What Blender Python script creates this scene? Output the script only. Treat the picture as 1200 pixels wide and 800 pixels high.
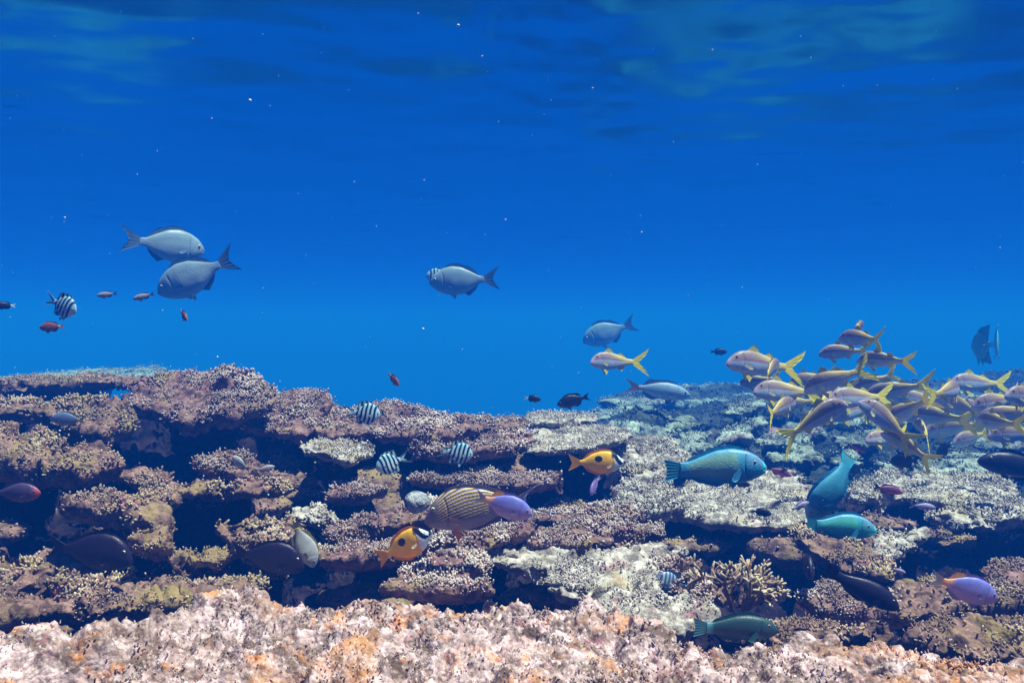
import bpy, math, random
import numpy as np
from math import radians as R

# ------------------------------------------------------------------ camera, world, sun
sc = bpy.context.scene
for o in list(bpy.data.objects):
    bpy.data.objects.remove(o)
COL = sc.collection
F = 940.0          # focal length in photo pixels (photo is 1200 wide)
HY = 380.0         # photo row of the horizon
CX = 600.0
cam_d = bpy.data.cameras.new('camera')
cam = bpy.data.objects.new('camera', cam_d)
COL.objects.link(cam)
cam.location = (0, 0, 0)
cam.rotation_euler = (R(90), 0, 0)
cam_d.sensor_width = 36
cam_d.lens = 36 * F / 1200
cam_d.shift_y = -20 / 1200
cam_d.clip_end = 500
cam_d.clip_start = 0.05
sc.camera = cam

SUN_EL, SUN_AZ = 73, 104       # sun high, to the right of the camera
wd = bpy.data.worlds.new('World')
sc.world = wd
wd.use_nodes = True
nt = wd.node_tree
nt.nodes.clear()
def N(t, **k):
    n = nt.nodes.new(t)
    for a, b in k.items():
        setattr(n, a, b)
    return n
L = nt.links.new
sky = N('ShaderNodeTexSky', sky_type='NISHITA', sun_disc=False, sun_elevation=R(SUN_EL), sun_rotation=R(SUN_AZ))
tint = N('ShaderNodeMix', data_type='RGBA', blend_type='MULTIPLY'); tint.inputs[0].default_value = 1
L(sky.outputs[0], tint.inputs[6]); tint.inputs[7].default_value = (0.20, 0.25, 0.33, 1)
tc = N('ShaderNodeTexCoord'); sp = N('ShaderNodeSeparateXYZ'); L(tc.outputs['Generated'], sp.inputs[0])
# open water seen level and below: deep blue, brighter straight ahead
ahead = N('ShaderNodeVectorMath', operation='DOT_PRODUCT'); L(tc.outputs['Generated'], ahead.inputs[0]); ahead.inputs[1].default_value = (-0.05, 0.985, -0.02)
mr = N('ShaderNodeMapRange', interpolation_type='SMOOTHSTEP'); L(ahead.outputs['Value'], mr.inputs[0])
mr.inputs[1].default_value = 0.78; mr.inputs[2].default_value = 1.0
wa = N('ShaderNodeMix', data_type='RGBA'); L(mr.outputs[0], wa.inputs[0])
wa.inputs[6].default_value = (0.0, 0.10, 0.8, 1)
wa.inputs[7].default_value = (0.0, 0.80, 3.9, 1)
mz = N('ShaderNodeMapRange', interpolation_type='SMOOTHSTEP'); L(sp.outputs[2], mz.inputs[0])
mz.inputs[1].default_value = -0.7; mz.inputs[2].default_value = 0.02
wl = N('ShaderNodeMix', data_type='RGBA'); L(mz.outputs[0], wl.inputs[0]); wl.inputs[6].default_value = (0.02, 0.05, 0.5, 1); L(wa.outputs[2], wl.inputs[7])
mu = N('ShaderNodeMapRange', interpolation_type='SMOOTHSTEP'); L(sp.outputs[2], mu.inputs[0])
mu.inputs[1].default_value = 0.42; mu.inputs[2].default_value = 0.85
wm = N('ShaderNodeMix', data_type='RGBA'); L(mu.outputs[0], wm.inputs[0]); L(wl.outputs[2], wm.inputs[6]); L(tint.outputs[2], wm.inputs[7])
bg = N('ShaderNodeBackground'); bg.inputs[1].default_value = 0.075; L(wm.outputs[2], bg.inputs[0])
ow = N('ShaderNodeOutputWorld'); L(bg.outputs[0], ow.inputs[0])

sd = bpy.data.lights.new('sun', 'SUN'); sun = bpy.data.objects.new('sun', sd); COL.objects.link(sun)
sd.energy = 5.0; sd.angle = R(1.2); sd.color = (1.0, 0.90, 0.85)
az = R(-SUN_AZ)
from mathutils import Vector, Matrix
sdir = Vector((-math.sin(az) * math.cos(R(SUN_EL)), math.cos(az) * math.cos(R(SUN_EL)), math.sin(R(SUN_EL))))
sun.rotation_euler = sdir.to_track_quat('Z', 'Y').to_euler()
sc.view_settings.view_transform = 'Standard'
sc.view_settings.look = 'None'
sc.view_settings.exposure = 1.18
sc.view_settings.gamma = 1
sc.cycles.max_bounces = 6
sc.cycles.volume_bounces = 1
sc.cycles.transparent_max_bounces = 8

# ------------------------------------------------------------------ helpers
def P(px, py, D):
    return np.array([(px - CX) / F * D, D, (HY - py) / F * D])

def tag(o, label=None, cat=None, group=None, kind=None):
    if label: o['label'] = label
    if cat: o['category'] = cat
    if group: o['group'] = group
    if kind: o['kind'] = kind
    return o

def hash3(ix, iy, iz, seed=0):
    h = (ix.astype(np.int64) * 374761393 + iy.astype(np.int64) * 668265263 + iz.astype(np.int64) * 2147483647 + seed * 1274126177) & 0xFFFFFFFF
    h = ((h ^ (h >> 13)) * 1274126177) & 0xFFFFFFFF
    h = ((h ^ (h >> 16)) * 2246822519) & 0xFFFFFFFF
    return ((h ^ (h >> 15)) & 0xFFFFFF) / float(0xFFFFFF)

def vnoise(p, scale, seed=0):
    q = p * scale
    i = np.floor(q).astype(np.int64); f = q - i
    f = f * f * f * (f * (f * 6 - 15) + 10)
    r = 0
    for dx in (0, 1):
        wx = f[:, 0] if dx else 1 - f[:, 0]
        for dy in (0, 1):
            wy = f[:, 1] if dy else 1 - f[:, 1]
            for dz in (0, 1):
                wz = f[:, 2] if dz else 1 - f[:, 2]
                r = r + wx * wy * wz * hash3(i[:, 0] + dx, i[:, 1] + dy, i[:, 2] + dz, seed)
    return r * 2 - 1

def fbm(p, scale, octv=3, seed=0, gain=.5):
    r = 0; a = 1; t = 0
    for k in range(octv):
        r = r + a * vnoise(p + 13.7 * k, scale * 2 ** k, seed + k); t += a; a *= gain
    return r / t

def worley(p, scale, seed=0):
    q = p * scale; i = np.floor(q).astype(np.int64); best = np.full(len(p), 9.0)
    for dx in (-1, 0, 1):
        for dy in (-1, 0, 1):
            for dz in (-1, 0, 1):
                c = i + np.array([dx, dy, dz])
                pt = np.stack([c[:, 0] + hash3(c[:, 0], c[:, 1], c[:, 2], seed + 1), c[:, 1] + hash3(c[:, 0], c[:, 1], c[:, 2], seed + 2), c[:, 2] + hash3(c[:, 0], c[:, 1], c[:, 2], seed + 3)], 1)
                d = ((q - pt) ** 2).sum(1)
                best = np.minimum(best, d)
    return np.sqrt(best)

def mesh_from(name, V, faces_list, mats, midx=None, smooth=True, tip=None, colr=None):
    """faces_list: list of int arrays (n,k)."""
    me = bpy.data.meshes.new(name)
    V = np.asarray(V, dtype=np.float32)
    me.vertices.add(len(V)); me.vertices.foreach_set('co', V.ravel())
    nl = sum(f.size for f in faces_list); nf = sum(len(f) for f in faces_list)
    me.loops.add(nl); me.polygons.add(nf)
    lv = np.concatenate([f.ravel() for f in faces_list]).astype(np.int32)
    tot = np.concatenate([np.full(len(f), f.shape[1]) for f in faces_list])
    st = np.concatenate([[0], np.cumsum(tot)[:-1]]).astype(np.int32)
    me.loops.foreach_set('vertex_index', lv)
    me.polygons.foreach_set('loop_start', st)
    if midx is not None: me.polygons.foreach_set('material_index', np.asarray(midx, dtype=np.int32))
    me.polygons.foreach_set('use_smooth', np.full(nf, smooth))
    me.update(calc_edges=True)
    if tip is not None:
        a = me.attributes.new('tip', 'FLOAT', 'POINT'); a.data.foreach_set('value', np.asarray(tip, dtype=np.float32))
    if colr is not None:
        a = me.attributes.new('Col', 'FLOAT_COLOR', 'POINT')
        c = np.ones((len(V), 4), dtype=np.float32); c[:, :3] = colr
        a.data.foreach_set('color', c.ravel())
    for m in mats: me.materials.append(m)
    return me

def link(name, me, parent=None):
    o = bpy.data.objects.new(name, me); COL.objects.link(o)
    if parent: o.parent = parent
    return o

# ------------------------------------------------------------------ materials
def mat_new(name):
    m = bpy.data.materials.new(name); m.use_nodes = True
    t = m.node_tree; t.nodes.clear()
    o = t.nodes.new('ShaderNodeOutputMaterial')
    b = t.nodes.new('ShaderNodeBsdfPrincipled'); t.links.new(b.outputs[0], o.inputs[0])
    return m, t, b, o

def ramp(t, src, stops):
    r = t.nodes.new('ShaderNodeValToRGB'); t.links.new(src, r.inputs[0])
    el = r.color_ramp.elements
    while len(el) < len(stops): el.new(0.5)
    for e, (p, c) in zip(el, stops):
        e.position = p; e.color = (*c, 1)
    return r.outputs[0]

def noise_n(t, vec, scale, detail=4, rough=.6, dist=0):
    n = t.nodes.new('ShaderNodeTexNoise'); n.inputs['Scale'].default_value = scale; n.inputs['Detail'].default_value = detail
    n.inputs['Roughness'].default_value = rough; n.inputs['Distortion'].default_value = dist
    t.links.new(vec, n.inputs['Vector']); return n.outputs[0]

def mixc(t, fac, a, b, blend='MIX'):
    m = t.nodes.new('ShaderNodeMix'); m.data_type = 'RGBA'; m.blend_type = blend
    for s, v in ((m.inputs[0], fac), (m.inputs[6], a), (m.inputs[7], b)):
        if hasattr(v, 'links') or hasattr(v, 'node'): t.links.new(v, s)
        elif isinstance(v, tuple): s.default_value = (*v, 1)
        else: s.default_value = v
    return m.outputs[2]

def mrange(t, src, a, b, c=0.0, d=1.0):
    m = t.nodes.new('ShaderNodeMapRange'); t.links.new(src, m.inputs[0])
    for i, v in enumerate((a, b, c, d)): m.inputs[i + 1].default_value = v
    return m.outputs[0]

def coral_mat(name, base, pale, stain, tipc, big=5, mid=22, fine=120, stain_lo=.52, tip_amt=.8, bump=.6, fine_d=.004):
    m, t, b, o = mat_new(name)
    g = t.nodes.new('ShaderNodeNewGeometry'); vec = g.outputs['Position']
    n1 = noise_n(t, vec, mid, 6, .65, .4); n2 = noise_n(t, vec, big, 5, .6, .8); n3 = noise_n(t, vec, fine, 4, .7)
    c = mixc(t, mrange(t, n1, .42, .64), base, pale)
    c = mixc(t, mrange(t, n2, stain_lo, stain_lo + .14, 0, .85), c, stain)
    # speckle of lighter and darker grains
    v = t.nodes.new('ShaderNodeTexVoronoi'); v.inputs['Scale'].default_value = fine * .9; t.links.new(vec, v.inputs['Vector'])
    c = mixc(t, mrange(t, n3, .60, .74, 0, .75), c, tuple(min(.9, x * 1.6 + (.1 if x > .15 else .01)) for x in pale))
    c = mixc(t, mrange(t, n3, .26, .42, .35 if 'pink' in name else .7, 0), c, tuple(x * .35 for x in base))
    # coralline pink / purple crust in patches
    n4 = noise_n(t, vec, big * 3.1, 4, .6, .5)
    c = mixc(t, mrange(t, n4, .60, .70, 0, .5 if pale[0] > .1 else .08), c, (.36, .11, .15))
    a = t.nodes.new('ShaderNodeAttribute'); a.attribute_name = 'tip'
    n5 = noise_n(t, vec, 9, 4, .7, .6)
    tf = t.nodes.new('ShaderNodeMath'); tf.operation = 'MULTIPLY'
    t.links.new(mrange(t, a.outputs['Fac'], .3, 1.1, 0, tip_amt), tf.inputs[0]); t.links.new(mrange(t, n5, .38, .64, .12, 1), tf.inputs[1])
    c = mixc(t, tf.outputs[0], c, tipc)
    if name.startswith('pale pink'):
        n6 = noise_n(t, vec, 11, 6, .75, 1.2); c = mixc(t, mrange(t, n6, .54, .64, 0, .7), c, (.12, .075, .035))
        n7 = noise_n(t, vec, 7.3, 5, .7, .9); c = mixc(t, mrange(t, n7, .56, .66, 0, .8), c, (.62, .24, .06))
        n9 = noise_n(t, vec, 3.4, 5, .7, 1.0); c = mixc(t, mrange(t, n9, .50, .62, 0, .5), c, (.17, .095, .055))
        n8 = noise_n(t, vec, 60, 5, .75, .3); c = mixc(t, mrange(t, n8, .53, .74, 0, .7), c, (.72, .57, .56))
    t.links.new(c, b.inputs['Base Color'])
    b.inputs['Roughness'].default_value = .8 if pale[0] > .1 else 1.0; b.inputs['Specular IOR Level'].default_value = .25 if pale[0] > .1 else .03
    bp = t.nodes.new('ShaderNodeBump'); bp.inputs['Strength'].default_value = bump; bp.inputs['Distance'].default_value = fine_d
    h = t.nodes.new('ShaderNodeMath'); h.operation = 'SUBTRACT'; t.links.new(n3, h.inputs[0]); t.links.new(v.outputs['Distance'], h.inputs[1])
    t.links.new(h.outputs[0], bp.inputs['Height']); t.links.new(bp.outputs[0], b.inputs['Normal'])
    return m

M = {}
M['rock'] = coral_mat('pale pink coral rock', (.12, .07, .05), (.70, .50, .50), (.46, .20, .06), (.72, .58, .54), big=4.2, mid=22, fine=120, stain_lo=.52, tip_amt=.5, bump=.8)
M['plate'] = coral_mat('pale plate coral', (.16, .13, .11), (.54, .48, .42), (.30, .23, .10), (.80, .74, .70), big=5, mid=26, fine=150, stain_lo=.56)
M['nub'] = coral_mat('purple stubby coral', (.07, .032, .032), (.27, .155, .13), (.26, .18, .05), (.95, .83, .76), big=7, mid=30, fine=160, stain_lo=.56, tip_amt=.95)
M['moss'] = coral_mat('mossy encrusted coral', (.055, .026, .020), (.28, .16, .12), (.24, .17, .055), (.92, .76, .54), big=6, mid=24, fine=130, stain_lo=.50, tip_amt=.8)
M['grey'] = coral_mat('grey brain coral', (.14, .15, .16), (.42, .42, .44), (.25, .25, .22), (.6, .6, .62), big=6, mid=40, fine=220)
M['bed'] = coral_mat('shade-toned reef rock', (.008, .006, .010), (.030, .018, .022), (.028, .018, .010), (.10, .07, .07), big=3, mid=14, fine=70, stain_lo=.58)  # rock darkened well down: crevice shade is put into the colour
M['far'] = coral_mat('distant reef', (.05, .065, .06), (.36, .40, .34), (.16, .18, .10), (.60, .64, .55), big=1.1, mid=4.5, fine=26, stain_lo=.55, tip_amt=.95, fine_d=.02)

def fish_mat(name, rough=.42, scale=55, bump=.10, fin=False, eye=False):
    m, t, b, o = mat_new(name)
    a = t.nodes.new('ShaderNodeAttribute'); a.attribute_name = 'Col'
    tcn = t.nodes.new('ShaderNodeTexCoord'); vec = tcn.outputs['Object']
    n = noise_n(t, vec, 9, 4, .6)
    c = mixc(t, 1.0, a.outputs['Color'], mixc(t, mrange(t, n, .3, .7), (.86, .86, .86), (1.1, 1.1, 1.1)), 'MULTIPLY')
    b.inputs['Roughness'].default_value = rough; b.inputs['Specular IOR Level'].default_value = .3
    if eye:
        t.links.new(a.outputs['Color'], b.inputs['Base Color']); b.inputs['Roughness'].default_value = .15; return m
    if fin:
        w = t.nodes.new('ShaderNodeTexWave'); w.inputs['Scale'].default_value = 18; w.inputs['Distortion'].default_value = 1.5; t.links.new(vec, w.inputs['Vector'])
        c = mixc(t, .12, c, mixc(t, 1.0, c, mixc(t, w.outputs['Fac'], (.6, .6, .6), (1.2, 1.2, 1.2)), 'MULTIPLY'))
        t.links.new(c, b.inputs['Base Color'])
        tr = t.nodes.new('ShaderNodeBsdfTranslucent'); t.links.new(c, tr.inputs[0])
        mx = t.nodes.new('ShaderNodeMixShader'); mx.inputs[0].default_value = .35
        t.links.new(b.outputs[0], mx.inputs[1]); t.links.new(tr.outputs[0], mx.inputs[2]); t.links.new(mx.outputs[0], o.inputs[0])
        return m
    t.links.new(c, b.inputs['Base Color'])
    v = t.nodes.new('ShaderNodeTexVoronoi'); v.inputs['Scale'].default_value = scale; t.links.new(vec, v.inputs['Vector'])
    bp = t.nodes.new('ShaderNodeBump'); bp.inputs['Strength'].default_value = bump; bp.inputs['Distance'].default_value = .01
    t.links.new(v.outputs['Distance'], bp.inputs['Height']); t.links.new(bp.outputs[0], b.inputs['Normal'])
    return m
M['farshade'] = coral_mat('shade-toned distant reef floor', (.015, .022, .025), (.06, .075, .07), (.05, .06, .03), (.30, .30, .26), big=1.1, mid=4.5, fine=26, stain_lo=.55, tip_amt=.6, fine_d=.02)  # darker copy of the distant reef, shade of its voids put into the colour
MS = fish_mat('fish skin'); MF = fish_mat('fish fin', fin=True); ME = fish_mat('fish eye', eye=True)

# ------------------------------------------------------------------ reef bed (terrain)
def idw_height(X, Y, pts):
    num = np.zeros_like(X); den = np.zeros_like(X)
    for (x, y, z) in pts:
        d2 = (X - x) ** 2 + (Y - y) ** 2 + .06
        w = 1 / d2 ** 1.6
        num += w * z; den += w
    return num / den

CTRL = []
def ctrl(px, py, D, drop=.0):
    p = P(px, py, D); CTRL.append((p[0], p[1], p[2] - drop))
def plane_pts(poly, df, db):
    py = [q[1] for q in poly]; lo, hi = min(py), max(py)
    out = []
    for (x, y) in poly:
        f = (y - lo) / max(hi - lo, 1)
        D = 1 / ((1 - f) / db + f / df)
        out.append(P(x, y, D))
    return np.array(out)

def fractal(pts, seg, jit, seed):
    out = []
    n = len(pts)
    for i in range(n):
        a, b = pts[i], pts[(i + 1) % n]
        k = max(1, int(np.linalg.norm(b - a) / seg))
        for j in range(k): out.append(a + (b - a) * j / k)
    out = np.array(out)
    c = out.mean(0)
    d = out - c; d[:, 2] = 0; ln = np.linalg.norm(d, axis=1, keepdims=True) + 1e-6
    am = vnoise(out, 6, seed) * jit + vnoise(out, 17, seed + 5) * jit * .8 + vnoise(out, 40, seed + 9) * jit * .75
    return out + d / ln * am[:, None]

FING_T = np.linspace(0, 2 * np.pi, 5, endpoint=False)
def fingers(pos, nrm, ln, rad, rng):
    n = len(pos)
    d = nrm + np.array([0, 0, .55]) + rng.normal(0, .35, (n, 3)); d /= np.linalg.norm(d, axis=1, keepdims=True)
    h = np.where(np.abs(d[:, 2:3]) < .9, np.array([[0, 0, 1.]]), np.array([[1., 0, 0]]))
    u = np.cross(d, h); u /= np.linalg.norm(u, axis=1, keepdims=True); v = np.cross(d, u)
    V = []; T = []
    for (hh, rr) in ((-.3, 1.0), (.45, .95), (.85, .62)):
        for a in FING_T:
            V.append(pos + d * (ln * hh)[:, None] + (u * math.cos(a) + v * math.sin(a)) * (rad * rr)[:, None])
            T.append(np.full(n, max(0, hh)))
    V.append(pos + d * ln[:, None]); T.append(np.full(n, 1.0))
    V = np.stack(V, 1).reshape(-1, 3); T = np.stack(T, 1).reshape(-1)
    q = []
    for r in (0, 5):
        for a in range(5): q.append([r + a, r + (a + 1) % 5, r + 5 + (a + 1) % 5, r + 5 + a])
    t = [[10 + a, 10 + (a + 1) % 5, 15] for a in range(5)]
    off = (np.arange(n) * 16)[:, None, None]
    return V, T, (np.array(q)[None] + off).reshape(-1, 4), (np.array(t)[None] + off).reshape(-1, 3)

def remesh(V, faces, vox):
    me = bpy.data.meshes.new('tmp'); me.from_pydata([tuple(v) for v in V], [], faces); me.update()
    ob = bpy.data.objects.new('tmp', me); COL.objects.link(ob)
    md = ob.modifiers.new('r', 'REMESH'); md.mode = 'VOXEL'; md.voxel_size = vox; md.use_smooth_shade = True
    dg = bpy.context.evaluated_depsgraph_get(); ev = ob.evaluated_get(dg)
    e = bpy.data.meshes.new_from_object(ev)
    n = len(e.vertices); co = np.zeros(n * 3); e.vertices.foreach_get('co', co); nr = np.zeros(n * 3); e.vertices.foreach_get('normal', nr)
    q = np.zeros(len(e.loops), dtype=np.int32); e.loops.foreach_get('vertex_index', q)
    assert len(q) == 4 * len(e.polygons)
    bpy.data.objects.remove(ob); bpy.data.meshes.remove(me); bpy.data.meshes.remove(e)
    return co.reshape(-1, 3), nr.reshape(-1, 3), q.reshape(-1, 4)

def normals(V, Q):
    a = V[Q[:, 2]] - V[Q[:, 0]]; b = V[Q[:, 3]] - V[Q[:, 1]]; fn = np.cross(a, b)
    n = np.zeros_like(V)
    for k in range(4): np.add.at(n, Q[:, k], fn)
    return n / (np.linalg.norm(n, axis=1, keepdims=True) + 1e-12)

SEED = [0]
def ledge(name, label, poly, df, db, mat, thick=.06, fing=0, flen=.014, amp=1.0, foot=.22, cat='coral', kind=None, jit=.03, group=None, vq=1.0, hump=0.0):
    if group == G and mat != 'plate':
        cx_, cy_ = sum(q[0] for q in poly) / len(poly), sum(q[1] for q in poly) / len(poly)
        poly = [(cx_ + (x - cx_) * 1.22, cy_ + (y - cy_) * (.66 if cx_ < 450 else .80)) for x, y in poly]
    SEED[0] += 11; sd_ = SEED[0]; rng = np.random.default_rng(sd_)
    pts = fractal(plane_pts(poly, df, db), .02, jit * (df / 2.5), sd_)
    n = len(pts); c = pts.mean(0)
    ext = min(np.ptp(pts[:, 0]), np.ptp(pts[:, 1]) + .05)
    thick = min(thick, ext * .6 + .02) * (.5 if kind is None else 1); amp = amp * (.62 if kind is None else 1)
    jit = jit * 1.9
    rings = []
    for (s, dz, back) in ((.95, .0, 0), (1.0, -.35 * thick, 0), (.93, -thick, .01), (.5, -thick - .16 * foot, .05), (.38, -thick - foot, .07)):
        r = c + (pts - c) * np.array([s, s, 1 if s > .9 else s])
        if dz == 0 and hump: pass
        r = r + np.array([0, back, dz]); rings.append(r)
    V = np.concatenate(rings)
    faces = [list(range(n - 1, -1, -1))[::-1], list(range(4 * n, 5 * n))[::-1]]
    for k in range(4):
        for i in range(n):
            j = (i + 1) % n
            faces.append([k * n + i, k * n + j, (k + 1) * n + j, (k + 1) * n + i][::-1])
    vox = max(.0035, .0021 * df) * vq
    V, nr, Q = remesh(V, faces, vox)
    a = amp * min(1.0, .5 + ext)
    up = np.clip(nr[:, 2], 0, 1)
    d1 = fbm(V, 5.5, 2, sd_) * .030 * a
    rid = 1 - np.abs(fbm(V, 13, 3, sd_ + 7)) * 2
    d2 = (rid - .5) * .018 * a
    d3 = fbm(V, 42, 3, sd_ + 3) * .009 * a
    w = worley(V, 46, sd_); d4 = (.55 - w) * .010 * amp
    w2 = worley(V, 110, sd_ + 50) if vox < .006 else w * 0 + .5
    d5 = (.5 - w2) * .0045 * amp
    if hump: d1 = d1 + hump * up
    if kind is not None:
        d1 = fbm(V, 4, 2, sd_) * .045; d2 = (1 - np.abs(fbm(V * [1.3, .8, 1] + V[:, :1] * [0, .7, 0], 9, 4, sd_ + 7, .6)) * 2.2) * .028
        d1 = d1 - np.clip(fbm(V, 5, 3, 44) - .12, 0, .5) * .16; d3 = fbm(V, 24, 5, sd_ + 3, .64) * .026; d4 = (.5 - w) * .007 + (.5 - worley(V, 75, 9)) * .005; d5 = (.5 - w2) * .006 + fbm(V, 160, 2, 6) * .0012 - np.clip(vnoise(V, 26, 5) - .35, 0, 1) * .03
    else:
        pit = np.clip(fbm(V, 11, 3, sd_ + 60) - .12, 0, .5) * .11 * min(1, .35 + ext * 2)
        d3 = d3 + fbm(V, 60, 3, sd_ + 4, .7) * .006 - pit
    V2 = V + nr * (d1 + d2 + d3 + d4 + d5)[:, None]
    nr2 = normals(V2, Q)
    if np.mean((nr2 * nr).sum(1)) < 0: nr2 = -nr2
    tip = np.clip((.45 - w) * 1.6, 0, 1) * np.clip(nr2[:, 2] + .4, 0, 1) * .7
    FV = [V2]; T = [tip]; QL = [Q]; TL = []
    if fing:
        area = len(V2) * vox * vox
        # only the upward and outer surface carries branches
        wt = np.clip(nr2[:, 2] + .25, 0, 1) * np.clip(.35 + 2.4 * fbm(V2, 12, 3, sd_ + 31), .02, 1)
        fl_ = flen * .62
        wt = wt * (V2[:, 2] > c[2] - thick * 1.6 - .06)
        nf = int(min(fing * area * 1.3, 34000 if kind is None else 60000))
        idx = rng.choice(len(V2), nf, p=wt / wt.sum())
        big_ = .75 + .7 * np.clip(vnoise(V2[idx], 7, sd_ + 40) + .3, 0, 1); ln = fl_ * rng.uniform(.5, 1.5, nf) * big_; rad = fl_ * rng.uniform(.28, .46, nf) * big_
        v, t, q, tr = fingers(V2[idx] + rng.normal(0, vox, (nf, 3)), nr2[idx], ln, rad, rng)
        off = len(V2); FV.append(v); T.append(t); QL.append(q + off); TL.append(tr + off)
    low = (V2[Q[:, 0], 2] < np.interp(V2[Q[:, 0], 1], [pts[:, 1].min(), pts[:, 1].max() + 1e-3], [pts[np.argmin(pts[:, 1]), 2], pts[np.argmax(pts[:, 1]), 2]]) - thick - .035) & (kind is None)  # faces below the rim take the dark bed colour, painting in overhang shade
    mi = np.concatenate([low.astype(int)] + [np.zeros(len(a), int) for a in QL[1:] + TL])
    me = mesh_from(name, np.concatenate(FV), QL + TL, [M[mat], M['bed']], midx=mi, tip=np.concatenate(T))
    o = link(name, me)
    tag(o, label, cat, group, kind)
    pc = pts.mean(0)
    for q_ in range(0, n, max(1, n // 6)):
        r = c + (pts[q_] - c) * .6; CTRL.append((r[0], r[1], r[2] - thick - .2))
    CTRL.append((pc[0], pc[1], pc[2] - thick - .17))
    return o

G = 'coral ledges stacked up the reef'
# foreground shelf (terrain)
ledge('rock_shelf', None, [(-420, 900), (-300, 760), (-100, 764), (0, 758), (60, 754), (130, 738), (190, 728), (245, 706), (300, 698), (340, 716), (400, 728), (440, 712), (475, 697), (540, 702), (590, 715), (640, 718), (700, 710), (760, 730), (810, 760), (900, 770), (960, 762), (1010, 774), (1080, 764), (1140, 786), (1200, 794), (1500, 790), (1600, 900)], 1.08, 1.85, 'rock', thick=.08, fing=1900, flen=.0085, amp=1.5, foot=.15, kind='structure', jit=.075, vq=.85)

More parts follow.
